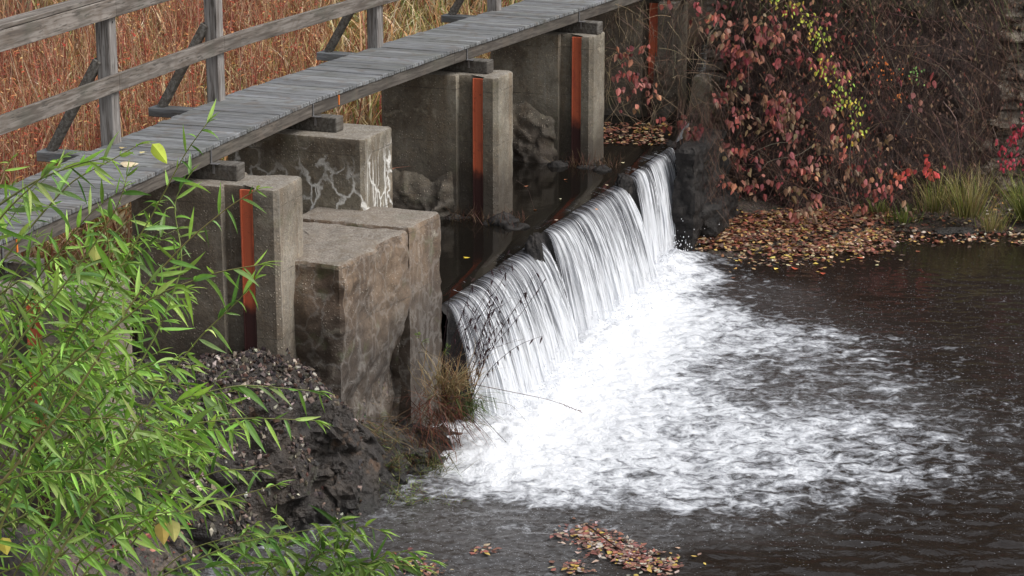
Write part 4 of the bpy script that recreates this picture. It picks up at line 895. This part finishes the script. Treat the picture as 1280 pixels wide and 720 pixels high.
clump(1210,268,.22,260,(.3,.85),strw+gr2[:2],'tallest straw and green tuft beside the flat rock',.16)
clump(1240,285,.1,110,(.15,.4),strw,'low straw tuft trailing to the water by the flat rock')
clump(1285,272,.15,300,(.4,.8),gr2+[(.34,.34,.10)],'arching green grass clump at the right edge',.14,(-.15,-.1))
clump(1128,275,.15,110,(.12,.32),gr2+[(.12,.2,.05)],'short green tuft where the grasses meet the leaf litter',.14)
clump(1095,262,.22,70,(.12,.3),gr2,'sparse green sprigs at the foot of the creeper',.14)
clump(1190,240,.35,120,(.3,.6),strw,'thin dry tuft against the foot of the stone wall',.2)
o=boulder('flat_rock',(0,0,0),(.30,.16,.07),M['rock'],None,4); o.location=Vector(P(1193,290,.02)); tag(o,'flat dark rock at the waterline below the grass tufts','rock')
mb=MB()
for k in range(900):
    u=random.uniform(1085,1290); v=random.uniform(240,288); p=P(u,v,.2); p[2]=max(0,rb_z(p[0],p[1]))+.03; litleaf(mb,p,random.uniform(.04,.09),litc+[(.5,.44,.36)],.4)
tag(mb.build('leaf_litter',M['litter']),'scattered dry leaves among the grass tufts on the far bank','fallen leaves',kind='stuff')
# ================================================================= WEEDS BY THE NEAR FALL
def weed(base,pts_list,label,col=(.035,.022,.022),r=.004,pods=True,grp='dead weed stalks leaning over the nearest fall',podc=(.05,.03,.035)):
    c=base; root=empty('dead_weed',c,label=label,cat='weed',group=grp); sm=MB(); pm=MB()
    for pts in pts_list:
        pl=polyline(np.array([c]+list(pts)),n=14)
        for _ in range(2): pl[1:-1]=(pl[:-2]+2*pl[1:-1]+pl[2:])/4
        sm.tube(list(pl),r,r*.4,jit(col),4)
        if pods:
            for i in range(5,14):
                if random.random()<.75:
                    d_=V(random.gauss(0,.5),random.gauss(0,.5),-.8); pm.leaf(pl[i],d_,V(1,.2,0),random.uniform(.05,.10),random.uniform(.010,.018),jit(podc),'lance',.4,.9,4)
                if random.random()<.4: e_=pl[i]+V(random.gauss(0,.06),random.gauss(0,.05),random.uniform(.03,.12)); sm.tube([pl[i],e_],r*.4,r*.25,jit(col),3); pm.leaf(e_,V(random.gauss(0,1),0,-.5),V(0,1,0),.03,.015,jit(podc),'ovate',.5,.6,2)
    sm.build('stalk',M['twig'],root)
    if pm.v: pm.build('seed_pods',M['twig'],root)  # dark seed pods hanging from the stalks
yb=21.15
bz=PY(575,480,21.0)
weed(PY(570,500,21.),[[PY(600,420,20.95),PY(632,340,20.9)],[PY(598,430,20.9),PY(620,370,20.8)],[PY(585,420,20.9),PY(640,330,20.8)]],'upright dark weed with hanging pods in front of the fall')
weed(PY(585,510,20.9),[[PY(610,440,20.8),PY(650,395,20.7),PY(683,348,20.7)],[PY(612,460,20.8),PY(648,430,20.7),PY(678,420,20.7)],[PY(605,430,20.8),PY(615,390,20.8)]],'dark branching weed reaching farthest right across the fall')
weed(PY(560,520,20.9),[[PY(553,440,20.9),PY(565,345,20.9)],[PY(560,440,20.9),PY(595,345,20.9)]],'thin straight weed stalks against the end of the wing wall',pods=False)
weed(PY(590,480,20.9),[[PY(640,490,20.7),PY(690,500,20.6),PY(727,515,20.5)]],'nearly level stalk tipped with a long seed head above the foam',col=(.10,.06,.05),pods=False)
weed(PY(585,500,20.9),[[PY(620,540,20.7),PY(655,575,20.6),PY(705,618,20.3)]],'long bare stalk drooping down across the foam',col=(.06,.05,.045),pods=False)
weed(PY(600,500,20.9),[[PY(640,505,20.7),PY(675,548,20.5)]],'short faint stalk arching down beside the foam',col=(.15,.12,.09),r=.0025,pods=False)
weed(P(668,262,1.3)+V(0,0,0),[[P(660,235,1.6),P(645,225,1.75)]],'lone bent twig sticking out of the pond at the crest gap',col=(.12,.09,.08),r=.003,pods=False,grp=None)
rs=random.Random(5)
for k in range(7):
    u0=565+rs.uniform(-8,25); v0=470+rs.uniform(0,50)
    weed(PY(u0,v0,20.85),[[PY(u0+rs.uniform(5,30),v0-60,20.8),PY(u0+rs.uniform(10,85),v0-rs.uniform(80,165),20.7)] for _ in range(3)],['slender brown weed nearest the wing wall edge','bushy dark weed low in front of the nearest fall','brown stalks crossing the lower half of the nearest fall','fine dark stalks rising in front of the fall edge','curved brown stalks with small dark leaves by the fall','short dark stalks at the foot of the fall','tall bare brown stalks in front of the fall'][k],col=(.05,.03,.028),r=.0028,pods=(k%3==0))
mb=MB(); a_=PY(700,504,20.57); b_=PY(727,515,20.5)
for k in range(40):
    t=k/39; p=a_*(1-t)+b_*t; mb.leaf(p,V(random.gauss(0,1),random.gauss(0,1),random.gauss(0,1)),V(0,1,.3),.018,.012,(.14,.09,.08),'ovate',0,.4,2)
mb.build('seed_head',M['twig'],[o for o in bpy.data.objects if o.name.startswith('dead_weed')][3])
def tuft(px,y,n,Lr,cols,label,name='dry_tuft',cat='weeds',sp=.1,lean=(.3,-.1),wid=(.005,.012),up=.6,grp=None,bend=(.8,2.4)):
    c=PY(px[0],px[1],y); mb=MB()
    for k in range(n):
        p=V(random.gauss(0,sp),random.gauss(0,sp*.5),random.gauss(0,sp*.8)); mb.blade(p,V(random.gauss(lean[0],.5),random.gauss(lean[1],.3),up+random.gauss(0,.2)),random.uniform(*Lr),random.uniform(*wid),pick(cols),random.uniform(*bend),6)
    o=mb.build(name,M['grass']); o.location=Vector(c); tag(o,label,cat,grp)
tuft((560,490),20.7,230,(.2,.55),[(.38,.27,.16),(.30,.18,.10),(.45,.36,.22)],'arching tan grass tuft hanging at the foot of the wing wall beside the fall',cat='grass')
tuft((548,515),20.6,420,(.15,.48),[(.16,.06,.045),(.22,.09,.06),(.12,.05,.04),(.2,.13,.09)],'rust brown matted weeds under the tan tuft',up=-.3,sp=.14,bend=(.3,1.2))
tuft((582,505),20.65,220,(.12,.36),[(.10,.15,.05),(.16,.2,.07),(.07,.10,.04)],'small green weeds between the rusty mat and the falling water',up=-.1,sp=.10)
tuft((520,560),20.2,260,(.12,.42),[(.17,.08,.06),(.22,.13,.09),(.10,.06,.05)],'brown roots and weeds trailing down the wet ledge',name='root_mat',up=-.6,sp=.13,bend=(.2,.9))
def leafy(px,y,n,label,cols,L=.06,H_=.45,lean=(.3,0),sp=.12,name='small_shrub',down=0.):
    c=PY(px[0],px[1],y); root=empty(name,c,label=label,cat='plant'); sm=MB(); lm=MB()
    for k in range(n):
        d_=nrm(V(random.gauss(lean[0],.5),random.gauss(lean[1],.3),.9-down)); p=c+V(random.gauss(0,sp),random.gauss(0,sp*.5),random.gauss(0,sp*.5)); pts=[p]; sm.tube([c,(c+p)/2-V(0,0,.02),p],.003,.003,(.1,.08,.05),3); hh=H_*random.uniform(.5,1.1)
        for j in range(8): d_=nrm(d_+V(random.gauss(0,.08),random.gauss(0,.08),-.10)); pts.append(pts[-1]+d_*hh/8)
        sm.tube(pts,.003,.0012,jit((.14,.10,.05)),3)
        for j in range(1,9):
            for sgn in (-1,1):
                if random.random()<.85:
                    sd=nrm(np.cross(d_,V(0,-1,.2)))*sgn; lm.leaf(pts[j],sd*.8+d_*.7+V(0,0,random.gauss(.0,.2)),V(0,-1,.4)+V(random.gauss(0,.4),0,random.gauss(0,.4)),L*random.uniform(.6,1.2),L*.24,pick(cols),'lance',.6,.3,4)
    sm.build('stems',M['twig'],root); lm.build('leaves',M['willow'],root)
tuft((470,545),19.8,160,(.12,.38),[(.30,.22,.12),(.18,.11,.07),(.12,.14,.05)],'straw and brown weeds growing from the crack below the wing wall',sp=.12,up=0.)
tuft((400,600),19.5,90,(.10,.30),[(.14,.08,.05),(.10,.06,.045),(.2,.15,.09)],'dark drooping weeds on the shaded lower ledge',sp=.14,up=-.2)
tuft((540,600),20.0,180,(.15,.42),[(.14,.17,.06),(.10,.13,.05),(.24,.19,.1)],'drab green grass at the waterline beside the foam edge',sp=.1,up=.3)
leafy((480,590),19.7,22,'muted green wispy plant on the wet ledge near the pool edge',[(.12,.17,.05),(.2,.22,.09),(.16,.10,.06)],.055,.35)
leafy((500,640),19.3,26,'wispy green plant at the waterline below the ledge',[(.13,.19,.05),(.2,.24,.09)],.06,.4,(.5,0))
leafy((535,440),21.0,4,'bright green sprig sprouting from the wing wall foot',[(.2,.34,.06)],.04,.15)
leafy((455,560),19.9,9,'small pinkish green sprig in the ledge crack',[(.14,.22,.06),(.22,.10,.08)],.045,.2)
# ================================================================= WILLOW
wg=[(.20,.36,.065),(.25,.43,.08),(.14,.26,.05),(.31,.49,.11),(.16,.30,.075),(.38,.52,.16),(.09,.18,.04),(.22,.33,.12)]
wroot_p=PY(-120,1000,8.4)
wil=empty('willow_shrub',wroot_p,label='leafy bright green young willow filling the lower left foreground',cat='shrub')
def willow_branch(parent,pts,depth,L=.128,dens=.030,bare=.12,side_tw=.0,r=.006,cols=wg,hang=.55):
    """pts in px, depth = (y0,y1)"""
    n=len(pts); w3=[PY(u,v,depth[0]+(depth[1]-depth[0])*i/(n-1)) for i,(u,v) in enumerate(pts)]
    pl=polyline(np.array(w3),step=.02)
    for _ in range(12): pl[1:-1]=(pl[:-2]+2*pl[1:-1]+pl[2:])/4
    sm=MB(); lm=MB(); sm.tube(list(pl[::2]),r,r*.28,jit((.26,.27,.10)),5); N=len(pl); acc=0; sgn=1
    for i in range(1,N-1):
        acc+=.02
        if i/N<bare: continue
        if acc>=dens:
            acc=0; sgn=-sgn; t=nrm(pl[i+1]-pl[i-1]); f_=i/N
            o_=nrm(np.cross(t,V(0,-1,0))+V(random.gauss(0,.3),random.gauss(0,.55),random.gauss(0,.3)))*sgn
            d_=t*random.uniform(.35,1.0)+o_*random.uniform(.3,.9)+V(0,0,-hang*random.uniform(.2,1.3)); l_=L*random.uniform(.35,1.3)*(1-.45*max(0,f_-.8)/.2)
            sdv=np.cross(d_,V(random.gauss(0,.6),-1,random.gauss(.3,.6)))
            c=tuple(1.12*x_ for x_ in jit(random.choice(cols),.16,.1))
            if random.random()<.25: c=tuple(min(1,x*1.3) for x in c)
            lm.leaf(pl[i],d_,sdv,l_,l_*random.uniform(.10,.165),c,'lance',random.choice((-.2,.3,.6,1.2,1.8))*random.uniform(.6,1.2),random.uniform(.1,.6),6)
            if random.random()<.18: lm.leaf(pl[i],t+o_,sdv,l_*.35,l_*.08,tuple(min(1,x*1.25) for x in c),'lance',.2,.3,4)
    # end tuft
    t=nrm(pl[-1]-pl[-4])
    for k in range(3): lm.leaf(pl[-2],t+V(random.gauss(0,.2),random.gauss(0,.2),random.gauss(0,.15)),V(random.gauss(0,.3),-1,.2),L*random.uniform(.4,.75),L*.10,jit((.30,.46,.10)),'lance',.4,.4,5)
    b=sm.build('branch',M['twig'],parent,True); lm.build('leaves',M['willow'],b); return pl
main=[([(-40,760),(40,560),(110,400),(190,270),(232,190),(262,150)],(8.0,7.6)),
([(-60,700),(60,600),(150,500),(200,410),(230,330),(215,250),(240,215)],(8.2,7.9)),
([(-30,640),(90,500),(170,370),(235,300),(290,255),(325,235)],(7.8,7.4)),
([(30,760),(120,620),(190,500),(250,420),(300,375),(322,345)],(7.9,7.5)),
([(-40,560),(60,480),(130,420),(190,370),(270,340),(330,330)],(7.7,7.4)),
([(-60,420),(0,330),(50,270),(90,225),(140,200),(175,180)],(7.6,7.3)),
([(-60,300),(0,255),(45,225),(95,205),(130,198)],(7.4,7.2)),
([(-50,520),(20,430),(70,370),(115,310),(150,255),(160,215)],(7.8,7.5)),
([(0,800),(90,650),(160,560),(220,500),(300,480),(405,490)],(8.2,7.7)),
([(0,820),(80,660),(160,570),(230,530),(310,522),(400,526)],(8.1,7.6)),
([(60,800),(150,680),(220,610),(280,585),(330,590)],(8.4,8.0)),
([(40,800),(120,700),(180,660),(260,630),(350,605)],(8.3,8.)),
([(-60,620),(0,520),(60,460),(110,390),(140,330),(130,270)],(7.9,7.6)),
([(-40,680),(40,640),(110,600),(180,560),(240,545)],(8.4,8.1)),
([(-60,470),(0,420),(60,350),(110,320),(180,300),(210,300)],(8.2,7.9)),
([(-50,820),(20,740),(80,690),(150,640),(200,640)],(8.6,8.3)),
([(-60,740),(0,690),(50,610),(80,540),(120,480)],(8.6,8.3)),
([(-40,600),(10,590),(60,560),(110,530),(170,450),(200,440)],(8.5,8.2)),
([(100,800),(200,720),(290,680),(370,665),(400,660)],(8.6,8.3)),
([(-80,380),(-20,300),(10,260),(60,215),(80,195)],(7.4,7.2)),
]
for pts,dp in main: willow_branch(wil,pts,dp)
for k in range(135):
    u=random.uniform(-60,230); v=random.uniform(380,760)
    if random.random()<.35: u=random.uniform(-60,120)
    ang=random.gauss(.85,.45); L=random.uniform(110,230); y=random.uniform(7.9,9.6); pts=[(u,v)]; x_,y_=u,v
    for j in range(4): x_+=math.cos(ang)*L/4; y_-=math.sin(ang)*L/4; ang-=random.uniform(.05,.35); pts.append((x_,y_))
    if pts[-1][0]>330 or (pts[-1][0]>240 and pts[-1][1]<430): continue
    if u>150 and v<560: continue
    willow_branch(wil,pts,(y,y-.3),.125,.027,.05,cols=wg[:4] if random.random()<.6 else [tuple(c*.6 for c in q_) for q_ in wg],r=.004)
# woody stems linking the sprays to the root
mb=MB()
for (u,v,y) in ((-40,760,8.),(-60,700,8.2),(30,790,7.9),(-60,560,7.8),(100,800,8.6),(-60,420,7.6),(-70,640,8.5)):
    e=PY(u,v,y); pl=polyline(np.array([wroot_p+V(random.gauss(0,.05),random.gauss(0,.05),-.1),(wroot_p+e)/2+V(random.gauss(0,.05),0,.1),e]),n=8); mb.tube(list(pl),.02,.007,(.12,.11,.06),6)
mb.build('trunk',M['twig'],wil,True)
wil2=empty('willow_shrub',PY(440,800,13.),label='low separate clump of willow shoots at the bottom by the pool edge',cat='shrub')
for pts in ([(360,760),(385,700),(400,665),(425,650)],[(380,770),(420,690),(450,655),(480,665)],[(400,780),(440,720),(480,690),(520,690)],[(350,770),(360,700),(350,660),(345,640)],[(420,780),(450,740),(470,705),(505,700)],[(330,770),(330,720),(345,690),(350,680)],[(370,770),(410,720),(440,700),(470,715)],[(300,770),(310,700),(300,670),(320,655)],[(340,760),(380,720),(400,690),(430,690)],[(390,770),(400,730),(425,705),(440,672)]):
    for off_ in (0,1):
      willow_branch(wil2,[(a_+off_*random.uniform(-28,28),b_+off_*random.uniform(-8,14)) for a_,b_ in pts],(12.9,12.5),.20,.05,.05,r=.006,cols=[tuple(c*.62 for c in q_) for q_ in wg],hang=.35)
lone_leaf(PY(202,652,8.),V(.1,-.2,-1),V(1,.2,0),.09,.06,(.55,.40,.12),'brownish yellow leaf caught in the willow, left of a paler one')
lone_leaf(PY(215,650,7.95),V(.1,-.2,-1),V(1,-.2,0),.085,.055,(.72,.66,.25),'pale yellow leaf caught low in the willow')
lone_leaf(PY(118,262+45,8.),V(.1,-.2,-1),V(1,.2,0),.075,.05,(.45,.45,.14),'olive leaf dangling in the willow over the gap below the deck')
lone_leaf(PY(190,180,8.),V(.6,-.2,-.6),V(.7,.2,.6),.09,.05,(.50,.60,.08),'bright yellow-green leaf in front of the deck boards')
lone_leaf(PY(3,672,8.),V(.3,-.2,-1),V(1,.2,0),.07,.055,(.70,.60,.12),'yellow leaf at the extreme lower left of the willow')
# ================================================================= WOODS BEHIND
def woods(name,x0,x1,y,z0,z1,label):
    xs=np.arange(x0,x1,.6); zs=np.arange(z0,z1,.5); X,Z=np.meshgrid(xs,zs,indexing='ij'); x=X.ravel(); z=Z.ravel(); q=np.stack([x*.35,z*.35,z*0],1)
    yy=y+1.8*fbm(q,4)*2+.25*(z-z0); zz=z+1.5*fbm(q+40,3)*2*sstep(z0,z1,z)
    tag(mesh_np(name,np.stack([x,yy,zz],1),grid_faces(len(xs),len(zs)),M['woods']),label,'woods',kind='stuff')
def woodsmat():
    m=NT('woods_foliage'); p=m.pos(); n=m.noise(p,1.2,6,.7); return m.done(m.pbr(m.mix(m.rng(n,.4,.62),(.025,.022,.016),(.085,.07,.045)),.9,m.bump(n,1.,.3)))
M['woods']=woodsmat()
woods('unseen_woods',0,46,37,5,13,'unseen dark autumn woods above the stone wall, shaped for the pool reflections'); woods('unseen_woods',-50,6,66,5,24,'unseen dark woods added beyond the marsh to darken the pond reflections')  # out of view, added to keep bright sky out of the water reflections
# ================================================================= LIGHT, SKY, CAMERA
el=math.radians(52); az=math.radians(112)
W=bpy.data.worlds.new('World'); S.world=W; W.use_nodes=True; nt=W.node_tree; bg=nt.nodes['Background']; sky=nt.nodes.new('ShaderNodeTexSky'); sky.sky_type='NISHITA'; sky.sun_disc=False; sky.sun_elevation=el; sky.sun_rotation=az; sky.air_density=1.5; sky.dust_density=5
hs=nt.nodes.new('ShaderNodeHueSaturation'); hs.inputs['Saturation'].default_value=.28; nt.links.new(sky.outputs[0],hs.inputs['Color']); nt.links.new(hs.outputs[0],bg.inputs[0]); bg.inputs[1].default_value=.18
sd=V(math.sin(az)*math.cos(el),math.cos(az)*math.cos(el),math.sin(el))
l=bpy.data.lights.new('sun','SUN'); l.energy=1.8; l.angle=math.radians(25); l.color=(1,.97,.93); lo=bpy.data.objects.new('sun',l); COL.objects.link(lo); lo.rotation_euler=Vector(sd).to_track_quat('Z','Y').to_euler()
c=bpy.data.cameras.new('camera'); co=bpy.data.objects.new('camera',c); COL.objects.link(co); co.location=(0,0,H); co.rotation_euler=(math.pi/2-PIT,0,0); c.sensor_width=36; c.lens=F/1280*36; c.clip_end=500; c.clip_start=.1; S.camera=co
S.view_settings.view_transform='Standard'; S.view_settings.look='None'; S.view_settings.exposure=0; S.view_settings.gamma=1
S.render.resolution_x=1024; S.render.resolution_y=576
try: S.cycles.transparent_max_bounces=12
except Exception: pass
